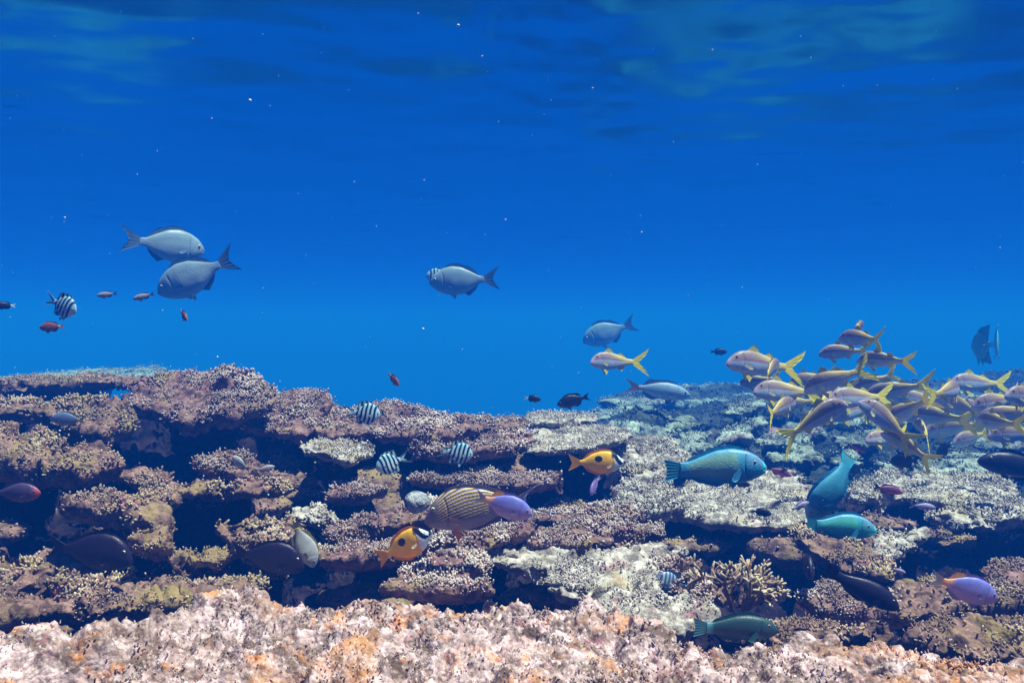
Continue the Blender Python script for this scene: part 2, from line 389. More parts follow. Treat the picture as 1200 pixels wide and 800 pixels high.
G = 'coral ledges stacked up the reef'
LEDGES = [
 # label, poly, df, db, mat, thick, fing, flen, amp
 ('flat dark-sided table coral with thin pale rim at the left edge of the reef crest', [(-120, 468), (0, 453), (80, 447), (150, 447), (164, 440), (110, 434), (0, 440), (-120, 450)], 3.3, 4.3, 'moss', .05, 1500, .012, .7),
 ('small rusty brown coral lump under the flat table coral at far left', [(-80, 486), (10, 484), (42, 476), (40, 466), (0, 464), (-80, 468)], 2.9, 3.1, 'moss', .08, 2500, .014, 1.2),
 ('pale lumpy coral mound right of the grey fish tail at upper left', [(52, 478), (70, 460), (110, 455), (150, 460), (165, 480), (150, 508), (122, 516), (100, 505), (70, 490)], 2.75, 2.95, 'moss', .10, 3500, .015, 1.4),
 ('tallest coral hump forming the high point of the reef crest', [(150, 462), (172, 430), (210, 417), (262, 413), (292, 436), (304, 462), (285, 480), (242, 500), (225, 508), (205, 495), (175, 478)], 2.9, 3.25, 'nub', .12, 4500, .015, 1.5),
 ('knobbly coral shoulder sloping right from the reef high point', [(290, 442), (320, 446), (350, 445), (384, 455), (386, 480), (378, 500), (400, 514), (380, 521), (330, 512), (300, 502), (280, 486)], 2.95, 3.4, 'nub', .09, 4500, .014, 1.3),
 ('coral crest ledge behind the striped fish highest on the reef', [(382, 466), (440, 474), (470, 470), (500, 478), (556, 484), (562, 497), (522, 512), (470, 512), (440, 512), (400, 502)], 3.0, 3.6, 'nub', .09, 4500, .014, 1.3),
 ('purple stubby coral shelf just above the middle striped fish', [(500, 512), (540, 505), (610, 502), (618, 514), (585, 526), (530, 534), (495, 528)], 2.85, 3.2, 'nub', .07, 4500, .014, 1.1),
 ('small yellowish shelf coral left of the three striped fish', [(352, 520), (375, 513), (440, 519), (438, 529), (410, 539), (380, 533)], 2.65, 2.95, 'plate', .04, 3500, .012, .8),
 ('large sloping mossy coral boulder at the left edge', [(-160, 500), (-60, 490), (0, 487), (40, 490), (82, 508), (112, 524), (120, 546), (90, 562), (58, 556), (0, 535), (-160, 535)], 2.25, 2.6, 'moss', .12, 2500, .012, 1.6),
 ('narrow winding coral ridge beneath the dark hollow on the left', [(104, 520), (140, 528), (178, 540), (205, 558), (240, 568), (280, 563), (305, 560), (310, 578), (272, 585), (225, 582), (188, 575), (155, 560), (128, 545)], 2.3, 2.5, 'moss', .05, 3000, .012, 1.2),
 ('round pinkish coral knob beside the pale yellow-tailed fish', [(232, 536), (243, 522), (268, 517), (284, 530), (298, 545), (292, 562), (268, 562), (245, 550)], 2.35, 2.5, 'nub', .09, 5500, .012, 1.0),
 ('jagged reddish coral shelf above the dark fish at lower left', [(82, 590), (118, 568), (160, 562), (198, 574), (194, 598), (198, 620), (178, 622), (150, 604), (110, 596)], 2.05, 2.3, 'moss', .07, 3000, .012, 1.5),
 ('small crumbly coral spur below the jagged reddish shelf', [(150, 632), (168, 612), (196, 600), (200, 622), (186, 642), (162, 644)], 1.95, 2.05, 'moss', .08, 2500, .012, 1.3),
 ('round colourful coral clump dotted yellow and pink', [(260, 608), (285, 596), (330, 594), (352, 614), (346, 640), (312, 653), (285, 642), (268, 624)], 2.0, 2.2, 'moss', .10, 6500, .013, 1.2),
 ('thin little shelf coral beside the pale diving fish', [(332, 603), (355, 592), (397, 598), (397, 609), (365, 613)], 2.35, 2.5, 'plate', .035, 4000, .012, .8),
 ('rusty coral ledge left of the dark round fish', [(196, 655), (215, 638), (250, 636), (268, 646), (250, 660), (220, 662)], 1.95, 2.1, 'moss', .05, 2500, .01, 1.2),
 ('brown rounded coral boulder at the lower left edge', [(-140, 640), (0, 630), (32, 646), (60, 662), (52, 682), (20, 692), (-140, 700)], 1.75, 1.95, 'moss', .12, 2000, .01, 1.4),
 ('low ochre coral lump under the brown boulder at lower left', [(-140, 705), (0, 694), (18, 700), (14, 716), (-40, 728), (-140, 730)], 1.6, 1.75, 'moss', .08, 1500, .01, 1.3),
 ('bank of broken coral rubble above the foreground rock at left', [(25, 702), (80, 678), (120, 668), (180, 655), (235, 655), (284, 670), (275, 688), (205, 702), (150, 716), (60, 724)], 1.72, 2.1, 'moss', .09, 3800, .012, 1.6),
 ('long band of white-tipped coral left of the big lined fish', [(384, 624), (430, 604), (468, 590), (490, 577), (516, 588), (504, 603), (460, 613), (420, 630), (395, 634)], 2.25, 2.6, 'nub', .07, 6500, .014, 1.1),
 ('white-tipped coral band just above the lower orange fish', [(376, 643), (420, 630), (500, 617), (508, 630), (445, 650), (400, 660), (380, 655)], 2.05, 2.25, 'nub', .07, 7000, .013, 1.1),
 ('dim coral strip below the tilted striped fish', [(390, 576), (440, 557), (452, 568), (422, 582)], 2.6, 2.8, 'nub', .05, 5500, .013, 1.0),
 ('purple coral strip behind the back of the big lined fish', [(498, 558), (540, 545), (612, 552), (646, 560), (612, 569), (545, 567)], 2.75, 3.05, 'nub', .06, 6500, .014, 1.0),
 ('white-tipped coral strip under the belly of the big lined fish', [(512, 627), (560, 618), (606, 610), (612, 621), (572, 634), (530, 637)], 2.15, 2.35, 'nub', .06, 7500, .013, 1.0),
 ('sparkling white-tipped coral fan right of the lower orange fish', [(450, 690), (478, 668), (515, 645), (562, 640), (574, 656), (545, 668), (562, 690), (500, 694)], 1.85, 2.1, 'nub', .07, 7500, .013, 1.0),
 ('dim coral strip between lined fish tail and upper orange fish', [(612, 602), (650, 592), (722, 595), (740, 604), (700, 613), (640, 610)], 2.55, 2.85, 'nub', .06, 5500, .013, 1.1),
 ('yellowish knobbly coral bar above the pale forked plate', [(618, 623), (680, 613), (760, 607), (772, 616), (742, 627), (690, 637), (650, 637), (622, 632)], 2.25, 2.55, 'nub', .06, 6500, .014, 1.1),
 ('wide pale forked plate coral in the centre foreground', [(570, 626), (602, 629), (640, 640), (680, 648), (740, 641), (760, 630), (804, 638), (812, 645), (768, 664), (766, 684), (740, 692), (680, 692), (640, 682), (600, 657), (575, 645)], 1.95, 2.35, 'plate', .06, 2500, .009, 1.1),
 ('pale coral arm joining the forked plate to the foreground rock', [(640, 684), (690, 683), (760, 690), (832, 703), (850, 716), (800, 738), (740, 728), (680, 709)], 1.72, 1.95, 'plate', .07, 1500, .008, 1.4),
 ('crisp flat table coral directly above the upper orange fish', [(598, 514), (640, 499), (700, 497), (738, 503), (728, 516), (690, 524), (620, 525)], 3.05, 3.9, 'plate', .045, 2500, .011, .5),
 ('topmost table coral under the two dark fish on the crest', [(606, 494), (625, 485), (690, 484), (694, 491), (650, 495)], 3.7, 4.4, 'plate', .05, 1800, .011, .5),
 ('dark-sided crest coral left of the topmost table coral', [(545, 492), (600, 485), (612, 492), (606, 501), (570, 503)], 3.4, 3.8, 'nub', .07, 3000, .013, 1.0),
 ('speckled coral slope between upper orange fish and blue parrotfish', [(712, 517), (760, 511), (800, 520), (816, 534), (786, 548), (796, 572), (804, 592), (760, 594), (705, 602), (712, 580), (738, 560), (722, 540)], 2.85, 3.7, 'plate', .09, 4500, .012, 1.3),
 ('broad flat pale plate coral under the blue parrotfish', [(742, 592), (790, 570), (850, 560), (900, 549), (932, 549), (955, 572), (968, 600), (945, 611), (880, 613), (830, 609), (790, 601)], 2.85, 3.75, 'plate', .07, 2600, .010, .9),
 ('rubbly coral ridge under the two crossing teal parrotfish', [(942, 606), (975, 624), (1010, 640), (1042, 664), (1030, 682), (1000, 667), (960, 642)], 2.25, 2.65, 'moss', .07, 3500, .012, 1.5),
 ('pale rubble coral just right of the bright green parrotfish snout', [(1012, 634), (1030, 620), (1056, 618), (1074, 634), (1050, 654), (1020, 650)], 2.45, 2.65, 'plate', .06, 1500, .010, 1.6),
 ('small bright white coral knob among the rubble at right', [(1060, 622), (1070, 615), (1082, 618), (1082, 627), (1066, 630)], 2.6, 2.7, 'plate', .05, 0, .01, 1.2),
 ('long pale coral shelf below the yellow-tailed school', [(982, 580), (1010, 560), (1060, 552), (1110, 553), (1165, 555), (1194, 568), (1160, 578), (1110, 586), (1060, 580), (1012, 584)], 3.2, 4.1, 'plate', .07, 2500, .012, 1.2),
 ('crinkled coral shelf over the black hollow at the right edge', [(1092, 603), (1130, 590), (1200, 585), (1330, 590), (1320, 606), (1190, 606), (1150, 611), (1112, 612)], 2.85, 3.25, 'plate', .06, 2500, .012, 1.1),
 ('small green-grey coral patch at right under the dark fish', [(1128, 583), (1160, 574), (1194, 577), (1192, 586), (1150, 589)], 3.25, 3.5, 'plate', .04, 1500, .012, .9),
 ('blue-shaded coral patch below the two dark fish at lower right', [(950, 695), (975, 674), (1020, 690), (1048, 705), (1042, 720), (990, 720)], 1.95, 2.15, 'nub', .07, 6000, .012, 1.1),
 ('knobbly ochre coral shelf left of the violet orange-tailed fish', [(1035, 697), (1060, 678), (1100, 670), (1172, 688), (1182, 705), (1120, 712), (1080, 724), (1048, 717)], 1.9, 2.15, 'moss', .06, 4000, .012, 1.4),
 ('yellow-brown coral bank right of the dark green fish', [(885, 728), (902, 716), (960, 722), (1020, 726), (1034, 738), (990, 751), (930, 757), (890, 748)], 1.7, 1.9, 'moss', .06, 3500, .011, 1.5),
 ('shaded coral clump at the right edge above the violet fish', [(1158, 662), (1200, 650), (1320, 660), (1300, 692), (1180, 686)], 2.05, 2.2, 'nub', .08, 4500, .012, 1.2),
 ('broken coral bank in the lower right corner', [(1090, 745), (1120, 722), (1200, 704), (1340, 720), (1340, 790), (1180, 778)], 1.5, 1.85, 'moss', .08, 3000, .012, 1.7),
 ('purple coral tuft at the right end of the forked plate', [(768, 662), (790, 650), (824, 655), (818, 672), (788, 688), (770, 680)], 2.05, 2.15, 'nub', .06, 6000, .013, 1.2),
]
for (lab, poly, df, db, mt, th, fg, fl, am) in LEDGES:
    ledge('coral_ledge', lab, poly, df, db, mt, th, fg, fl, am, group=G, vq=1.0)

FAR = [
 ('slanting pale plate coral on the distant reef, middle of three', [(848, 484), (870, 472), (895, 464), (898, 472), (866, 486)], 5.6, 6.4, .07, .6),
 ('long slanting pale ledge above the blue parrotfish on distant reef', [(815, 520), (850, 501), (895, 488), (900, 494), (855, 514), (830, 524)], 4.9, 5.6, .08, .6),
 ('far crest ledge fading into the blue under the solitary grey fish', [(735, 466), (780, 455), (850, 449), (920, 452), (920, 468), (860, 474), (790, 472)], 8.5, 11.5, .2, 1.5),
 ('hazy coral bank right of the crest table corals', [(695, 503), (740, 491), (800, 485), (818, 495), (745, 512)], 5.6, 6.6, .12, 1.5),
 ('thin hazy plate coral at the left end of the distant reef', [(690, 484), (735, 473), (770, 470), (765, 478), (715, 490)], 7.2, 8.4, .1, .8),
 ('thin hazy plate coral high on the left of the distant reef', [(720, 470), (745, 462), (775, 462), (770, 467), (735, 474)], 8.2, 9.4, .1, .8),
 ('round hazy coral head under the tilted yellow-tailed fish', [(910, 532), (922, 518), (940, 518), (952, 528), (940, 538)], 4.6, 4.9, .14, 1.5),
 ('small hazy coral head left of the small pink fish', [(970, 540), (980, 528), (1000, 528), (1004, 540)], 4.5, 4.8, .12, 1.5),
 ('teal flat plate coral under the school at right', [(1060, 552), (1090, 538), (1130, 530), (1210, 532), (1220, 546), (1140, 553)], 4.3, 5.2, .08, .7),
 ('hazy ledge behind the middle of the yellow-tailed school', [(940, 492), (1000, 478), (1060, 474), (1100, 482), (1040, 496)], 5.8, 7.0, .14, 1.4),
 ('hazy coral head seen between fish of the school', [(985, 515), (1000, 503), (1030, 502), (1045, 512), (1010, 522)], 5.0, 5.4, .12, 1.5),
 ('far right hazy ledge behind the school', [(1110, 520), (1150, 506), (1280, 500), (1290, 516), (1180, 524)], 5.4, 6.2, .12, 1.3),
 ('distant hazy crest behind the densest part of the school', [(930, 470), (990, 458), (1080, 455), (1150, 462), (1080, 474), (990, 476)], 7.6, 9.6, .18, 1.5),
 ('far off pale shelf under the small dark far fish', [(860, 462), (885, 453), (960, 449), (965, 456), (900, 465)], 9.0, 10.5, .14, 1.2),
 ('hazy rubble bank above the back of the blue parrotfish', [(770, 525), (800, 508), (830, 505), (815, 525), (800, 532)], 4.6, 5.1, .1, 1.6),
 ('round dim coral head behind the speckled slope', [(735, 512), (750, 498), (775, 498), (785, 510), (760, 518)], 5.0, 5.4, .14, 1.4),
 ('distant greenish reef top behind the flat table coral at far left', [(-60, 448), (30, 440), (80, 434), (130, 431), (175, 436), (120, 446), (0, 452)], 7.5, 10, .2, 1.3),
 ('small distant greenish reef top behind the high coral hump', [(140, 440), (155, 432), (180, 430), (205, 434), (180, 442)], 8.0, 9.5, .2, 1.3),
 ('hazy coral head just behind the pale shelf below the school', [(1030, 548), (1050, 536), (1075, 538), (1070, 550)], 4.4, 4.7, .12, 1.5),
 ('dim hazy bank between the two slanting pale ledges', [(880, 508), (925, 496), (960, 500), (950, 514), (900, 518)], 5.2, 5.9, .12, 1.5),
]
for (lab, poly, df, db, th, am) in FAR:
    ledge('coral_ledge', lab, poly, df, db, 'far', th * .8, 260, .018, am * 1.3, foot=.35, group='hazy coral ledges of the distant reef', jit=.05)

# grey brain coral
def blob(name, label, px, py, D, r, mat, seed, fing=0, flen=.01, squash=.8, amp=1, cat='coral'):
    bpyv = []; nu, nv = 64, 40
    th, ph = np.meshgrid(np.linspace(0, 2 * np.pi, nu, endpoint=False), np.linspace(0.02, np.pi - .02, nv))
    d = np.stack([np.sin(ph) * np.cos(th), np.sin(ph) * np.sin(th), np.cos(ph)], -1).reshape(-1, 3)
    c = P(px, py, D)
    V = c + d * r * np.array([1, 1, squash])
    w = worley(V, 1.1 / (r * .12), seed)
    V = V + d * (fbm(V, 2 / r, 3, seed) * .14 * r * amp + (w - .5) * -.07 * r)[:, None]
    i = np.arange(nv - 1)[:, None] * nu; j = np.arange(nu)[None]
    Q = np.stack([i + j, i + nu + j, i + nu + (j + 1) % nu, i + (j + 1) % nu], -1).reshape(-1, 4)
    rng = np.random.default_rng(seed); T = [np.clip(.5 - w, 0, 1)]; FV = [V]; QL = [Q]; TL = []
    if fing:
        idx = rng.integers(0, len(V) // 2 + nu * 6, fing)
        ln = flen * rng.uniform(.5, 1.4, fing)
        v, t, q, tr = fingers(V[idx], d[idx], ln, ln * rng.uniform(.22, .34, fing), rng)
        FV.append(v); T.append(t); QL.append(q + len(V)); TL.append(tr + len(V))
    me = mesh_from(name, np.concatenate(FV), QL + TL, [M[mat]], tip=np.concatenate(T))
    o = link(name, me); tag(o, label, cat); return o
blob('brain_coral', 'small round grey brain coral in front of the lined fish snout', 489, 588, 2.32, .038, 'grey', 5)

# bushy branching coral
def bush(name, label, px, py, D, w, h, mat, n, seed, rad=.0095):
    rng = np.random.default_rng(seed)
    c = P(px, py, D); segs = []
    def grow(p, d, l, r, k):
        q = p + d * l; segs.append((p, q, r, r * .78, k))
        if k >= 3: return
        for _ in range(rng.integers(2, 4)):
            nd = d + rng.normal(0, .55, 3) + np.array([0, 0, .12]); nd /= np.linalg.norm(nd)
            grow(q, nd, l * rng.uniform(.6, .85), r * .76, k + 1)
    for _ in range(n):
        a = rng.uniform(0, 2 * np.pi); b = rng.uniform(.2, 1.25)
        d = np.array([math.cos(a) * math.sin(b), math.sin(a) * math.sin(b), math.cos(b)])
        grow(c + np.array([math.cos(a) * w * .16, math.sin(a) * w * .16, -h * .5]), d, h * rng.uniform(.26, .42) * (1 + .5 * math.sin(b)), rad, 0)
    V = []; T = []; Q = []; TR = []; K = 7
    for (p, q, r0, r1, k) in segs:
        d = q - p; d /= np.linalg.norm(d); hh = np.array([0, 0, 1.]) if abs(d[2]) < .9 else np.array([1., 0, 0])
        u = np.cross(d, hh); u /= np.linalg.norm(u); v = np.cross(d, u); o0 = len(V)
        for (f, r) in ((0, r0), (.35, (r0 * .7 + r1 * .3) * 1.12), (.7, (r0 + r1) * .52), (1, r1), (1.06, r1 * .6)):
            for a in range(K):
                an = a * 2 * np.pi / K; rr = r * (1 + rng.normal(0, .13))
                V.append(p + (q - p) * f + (u * math.cos(an) + v * math.sin(an)) * rr); T.append((k + f) / 4 if k == 3 else k * .12)
        V.append(q + d * r1 * .9); T.append((k + 1) / 4 if k == 3 else .3)
        for ring in range(4):
            for a in range(K): Q.append([o0 + ring * K + a, o0 + ring * K + (a + 1) % K, o0 + (ring + 1) * K + (a + 1) % K, o0 + (ring + 1) * K + a])
        for a in range(K): TR.append([o0 + 4 * K + a, o0 + 4 * K + (a + 1) % K, o0 + 5 * K])
    me = mesh_from(name, np.array(V), [np.array(Q), np.array(TR)], [M[mat]], tip=np.array(T))
    o = link(name, me); tag(o, label, 'coral')
    CTRL.append((c[0], c[1], c[2] - h * .6))
    return o
bush('branching_coral', 'bushy golden-brown branching coral above the dark green fish', 862, 688, 1.98, .17, .095, 'moss', 24, 3, .0065)
bush('branching_coral', 'small low branching coral left of the bushy golden-brown one', 812, 695, 1.95, .08, .05, 'nub', 9, 4, .006)

# bed: control points, then one polar sheet out to the end of the water
for (px, py, D, dr) in [(0, 800, 1.1, .25), (600, 800, 1.1, .25), (1200, 800, 1.1, .25), (-200, 700, 1.5, .3), (1400, 700, 1.5, .3),
                        (200, 620, 2.3, .25), (100, 640, 2.2, .25), (330, 680, 2.15, .2), (620, 660, 2.2, .16), (880, 640, 2.6, .2), (1120, 640, 2.7, .22),
                        (430, 540, 2.9, .2), (240, 530, 2.75, .2), (560, 600, 2.5, .2), (660, 560, 3.0, .2), (1050, 600, 3.2, .2)]:
    ctrl(px, py, D, dr)
for (px, py, D) in [(-60, 470, 4.3), (60, 470, 4.0), (160, 472, 3.5), (205, 462, 3.5), (250, 462, 3.6), (310, 476, 3.7), (370, 485, 3.7), (470, 498, 3.9), (560, 503, 4.1), (620, 502, 4.5)]: ctrl(px, py, D); ctrl(px, py, D - .3, .02)
for px in (0, 200, 400): ctrl(px, 470, 5.4, .6); ctrl(px, 500, 7, 1.0)
for px in (650, 520): ctrl(px, 520, 5.6, .6)
for (px, py, D) in [(760, 520, 4.8), (850, 530, 4.3), (960, 540, 4.2), (1100, 545, 4.3), (1220, 550, 4.2), (1400, 560, 4.2), (800, 490, 6.3), (950, 500, 5.8), (1150, 500, 5.8), (1350, 500, 5.8), (850, 468, 8), (1000, 470, 7.8), (1200, 472, 7.6), (900, 455, 10.5), (1100, 458, 10)]:
    ctrl(px, py, D, .12)
nr_, nt_ = 1100, 900
rr = .7 * (58 / .7) ** (np.linspace(0, 1, nr_)); tt = np.linspace(R(-62), R(62), nt_)
RR, TT = np.meshgrid(rr, tt, indexing='ij')
X = (RR * np.sin(TT)).ravel(); Y = (RR * np.cos(TT)).ravel()
X = np.concatenate([X]); H = idw_height(X, Y, CTRL)
fall = np.clip((Y - 12.0) / 12, 0, 1.6); H = H - 5.5 * fall ** 1.3
side = np.clip((.15 - X / Y) / .13, 0, 1) * np.clip((Y - 4.7) / 3, 0, 1); H = H - side * 1.3
PP = np.stack([X, Y, H], 1)
sc_f = np.clip(Y / 5, .7, 2.2)
H = H + fbm(PP * [1, 1, 0], 2.2, 3, 91) * .07 * sc_f + fbm(PP * [1, 1, 0], 9, 5, 92, .65) * .07 * sc_f + (.5 - worley(PP * [1, 1, 0], 38, 94)) * .022 * (Y < 5) + (.5 - worley(PP * [1, 1, 0], 14, 93)) * .035 * np.clip(sc_f, .5, 1.2)
PP[:, 2] = H
near = np.clip((5.0 - Y) / .6, 0, 1)
for ax in range(3): PP[:, ax] += near * (fbm(PP, 8, 5, 120 + ax, .62) * .10 + (fbm(PP, 36, 3, 130 + ax, .7) * .02))
H = PP[:, 2]
BASE_H = H.copy().reshape(nr_, nt_)
def base_at(x, y):
    r = np.hypot(x, y); a = np.arctan2(x, y)
    i = int(np.clip(np.searchsorted(rr, r), 0, nr_ - 1)); j = int(np.clip((a - tt[0]) / (tt[-1] - tt[0]) * (nt_ - 1), 0, nt_ - 1))
    return BASE_H[i, j]
i = np.arange(nr_ - 1)[:, None] * nt_; j = np.arange(nt_ - 1)[None]
Q = np.stack([i + j, i + j + 1, i + nt_ + j + 1, i + nt_ + j], -1).reshape(-1, 4)
wv = worley(PP, 6, 77)
wn = worley(PP, 40, 78)
bm_far = (Y > 4.3)
me = mesh_from('seabed', PP, [Q], [M['bed'], M['farshade']], midx=(Y[Q[:, 0]] > 4.4).astype(int), tip=np.clip(.35 - wv, 0, 1) * (Y > 4.3))
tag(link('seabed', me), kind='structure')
# ------------------------------------------------------------------ fish
def sm(pts, n=200):
    x = np.linspace(0, 1, n); p = np.array(pts, float)
    y = np.interp(x, p[:, 0], p[:, 1])
    for _ in range(3):
        k = 5; yp = np.concatenate([[y[0]] * k, y, [y[-1]] * k]); c = np.cumsum(np.insert(yp, 0, 0)); y2 = (c[2 * k + 1:] - c[:-2 * k - 1]) / (2 * k + 1)
        wgt = np.clip(np.minimum(x, 1 - x) / .04, 0, 1); y = y * (1 - wgt) + y2 * wgt
    return lambda q: np.interp(q, x, y)

def catm(pts, n):
    """resample a polyline of control points into n smooth points"""
    p = np.array(pts, float); d = np.concatenate([[0], np.cumsum(np.linalg.norm(np.diff(p, axis=0), axis=1))]); s = np.linspace(0, d[-1], n)
    return np.stack([np.interp(s, d, p[:, k]) for k in range(p.shape[1])], 1)

def deep(sp, k):
    d = dict(sp)
    for q in ('top', 'bot', 'tail'): d[q] = [(a, b * (k if q != 'tail' else 1 + (k - 1) * .5)) for a, b in sp[q]]
    for q in ('dorsal', 'anal'): d[q] = [([(a, b * (1 + (k - 1) * .6)) for a, b in h], w) for h, w in sp[q]]
    e = sp['eye']; d['eye'] = (e[0], e[1] * k, e[2] * 1.12); p = list(sp['pec']); p[1] *= k; d['pec'] = tuple(p); d['zk'] = k
    return d

def fish_mesh(name, sp, bend=0.0, nu=70, nv=36):
    top, bot, wid = sm(sp['top']), sm(sp['bot']), sm(sp['w'])
    col = sp['col']; V = []; Cc = []; Q = []; MI = []
    def add(v, c, q, mi):
        off = sum(len(a) for a in V); V.append(v); Cc.append(c); Q.append(q + off); MI.append(np.full(len(q), mi))
    # body: one closed skin from snout to tail root
    t = np.linspace(0, 1, nu); xs = .5 * (1 - np.cos(np.pi * t)) * .5 + t * .5
    xs[0] = 0
    th = np.linspace(0, 2 * np.pi, nv, endpoint=False)
    U, TH = np.meshgrid(xs, th, indexing='ij')
    tz, bz, w = top(U), bot(U), wid(U)
    cz = (tz + bz) / 2; hz = (tz - bz) / 2
    nose = np.clip(U / .03, 0, 1) ** .5
    e = sp.get('sq', .85)
    cs, sn = np.cos(TH), np.sin(TH)
    yy = w * np.sign(cs) * np.abs(cs) ** e * nose; zz = cz + hz * sn * (.35 + .65 * nose)
    zn = sn
    # gill cover groove, mouth groove, eye socket swelling
    gx = sp.get('gill', .27); g = np.exp(-((U - gx + .05 * zn ** 2) / .008) ** 2) * (np.abs(zn) < .75)
    yy = yy * (1 - .10 * g)
    mz = sp.get('mouth', -.1); mt = np.exp(-((zn - mz + U * 3) / .14) ** 2) * np.clip((.055 - U) / .02, 0, 1)
    yy = yy * (1 - .35 * mt)
    B = np.stack([U, yy, zz], -1).reshape(-1, 3)
    c = col('body', U.ravel(), zn.ravel(), zz.ravel() / sp.get('zk', 1), np.zeros(U.size), np.zeros(U.size))
    c = c * (1 - .45 * (g * .7).ravel()[:, None]) * (1 - .6 * mt.ravel()[:, None])
    i = np.arange(nu - 1)[:, None] * nv; j = np.arange(nv)[None]
    q = np.stack([i + j, i + (j + 1) % nv, i + nv + (j + 1) % nv, i + nv + j], -1).reshape(-1, 4)
    n0 = len(B); B = np.concatenate([B, [[-.004, 0, float((sp['top'][0][1] + sp['bot'][0][1]) / 2)], [1.0, 0, cz[-1, 0]]]])
    c = np.concatenate([c, c[:1], c[nv * (nu - 1):nv * (nu - 1) + 1]])
    capA = np.array([[n0, (k + 1) % nv, k, k] for k in range(0)]).reshape(-1, 4).astype(int)
    add(B, c, q, 0)
    tri = [[n0, (k + 1) % nv, k] for k in range(nv)] + [[n0 + 1, nv * (nu - 1) + k, nv * (nu - 1) + (k + 1) % nv] for k in range(nv)]
    def sheet(root, edge, part, nr=7, thick=.006, nrm=(0, 1, 0), ripple=.002, serr=.02, zroot=None):
        n = len(root); nrm = np.array(nrm, float)
        r = np.linspace(0, 1, nr)[:, None, None]
        s = np.linspace(0, 1, n)
        ed = root + (edge - root) * (1 - serr * (np.arange(n) % 3 == 0))[:, None]
        G_ = root[None] * (1 - r) + ed[None] * r
        G_ = G_ + nrm * (ripple * np.sin(s * 40)[None, :, None] * r)
        hth = thick * (1 - .8 * r) * .5
        A = (G_ + nrm * hth).reshape(-1, 3); Bk = (G_ - nrm * hth).reshape(-1, 3)
        rr_ = np.repeat(np.linspace(0, 1, nr), n); ss_ = np.tile(s, nr)
        cc = col(part, A[:, 0], ss_ * 0, A[:, 2], rr_, ss_)
        i = np.arange(nr - 1)[:, None] * n; j = np.arange(n - 1)[None]
        q1 = np.stack([i + j, i + j + 1, i + n + j + 1, i + n + j], -1).reshape(-1, 4)
        m = nr * n
        bd = list(range(n)) + [k * n + n - 1 for k in range(1, nr)] + [(nr - 1) * n + k for k in range(n - 2, -1, -1)] + [k * n for k in range(nr - 2, 0, -1)]
        q3 = np.array([[bd[k], bd[k - 1], bd[k - 1] + m, bd[k] + m] for k in range(len(bd))])
        add(np.concatenate([A, Bk]), np.concatenate([cc, cc]), np.concatenate([q1[:, ::-1], q1 + m, q3]), 1)
    tb = float(cz[-1, 0]); th_ = float(hz[-1, 0])
    # tail
    ed = catm([(1 + a, 0, tb + b) for a, b in sp['tail']], 41)
    ro = np.stack([np.full(41, .965), np.zeros(41), tb + th_ * np.linspace(.85, -.85, 41)], 1)
    sheet(ro, ed, 'tail', 10, .014)
    for part, sgn, fn in (('dorsal', 1, top), ('anal', -1, bot)):
        for (hpts, sweep) in sp.get(part, []):
            h = np.array(hpts); xx = np.linspace(h[0, 0], h[-1, 0], 37); hh = np.interp(xx, h[:, 0], h[:, 1])
            mid = cz[0, 0] if 0 else (top(xx) + bot(xx)) / 2
            base = fn(xx); ro = np.stack([xx, xx * 0, mid + (base - mid) * .86], 1)
            ed = np.stack([xx + sweep * hh, xx * 0, base + sgn * hh], 1)
            sheet(ro, ed, part, 6, .012, serr=sp.get('spiny', .06))
    for sd in (1, -1):
        px_, pz, ln, wdt, ang, fl = sp['pec']
        s = np.linspace(-1, 1, 15); yb = wid(px_) * .93 * sd
        ro = np.stack([np.full(15, px_), np.full(15, yb), pz + s * wdt * .25], 1)
        a = ang + s * .35; l = ln * (1 - .35 * np.abs(s) ** 2)
        ed = np.stack([px_ + np.cos(a) * l * math.cos(fl), yb + sd * l * math.sin(fl), pz + np.sin(a) * l], 1)
        sheet(ro, ed, 'pec', 6, .008, nrm=(0, sd * 1, 0), serr=.03)
        if 'pelv' in sp:
            qx, ln, ang = sp['pelv']; s = np.linspace(-1, 1, 9); bz_ = bot(qx)
            ro = np.stack([qx + s * .015, np.full(9, wid(qx) * .35 * sd), np.full(9, bz_ + .02)], 1)
            a = -ang + s * .22
            ed = np.stack([qx + np.cos(a) * ln, np.full(9, (wid(qx) * .35 + ln * .25) * sd), bz_ + .01 + np.sin(a) * ln * (1 - .2 * s)], 1)
            sheet(ro, ed, 'pelv', 5, .010, nrm=(0, sd, 0), serr=.03)
    if 'barbel' in sp:
        for sd in (1, -1):
            s = np.linspace(-1, 1, 5)
            ro = np.stack([.05 + s * .004, np.full(5, .012 * sd), np.full(5, bot(.05) + .01)], 1)
            ed = np.stack([.13 + s * .002, np.full(5, .02 * sd), np.full(5, bot(.1) - .035)], 1)
            sheet(ro, ed, 'pelv', 3, .006, serr=0, ripple=0)
    # eyes
    ex, ez, er = sp['eye']
    ex_zn = (ez - (top(ex) + bot(ex)) / 2) / ((top(ex) - bot(ex)) / 2)
    ye = wid(ex) * (max(0, 1 - ex_zn ** 2) ** .5) ** e
    for sd in (1, -1):
        a, b = np.meshgrid(np.linspace(0, 2 * np.pi, 20, endpoint=False), np.linspace(.02, np.pi - .02, 14))
        d = np.stack([np.sin(b) * np.cos(a), sd * np.cos(b), np.sin(b) * np.sin(a)], -1).reshape(-1, 3)
        v = np.array([ex, (ye - er * .45) * sd, ez]) + d * er
        rim = np.clip(b.ravel(), 0, 9)
        cc = np.where((rim < .62)[:, None], np.array([[.004, .004, .006]]), np.where((rim < 1.15)[:, None], np.array([sp.get('iris', (.55, .5, .35))]), np.array([[.03, .03, .04]])))
        i = np.arange(13)[:, None] * 20; j = np.arange(20)[None]
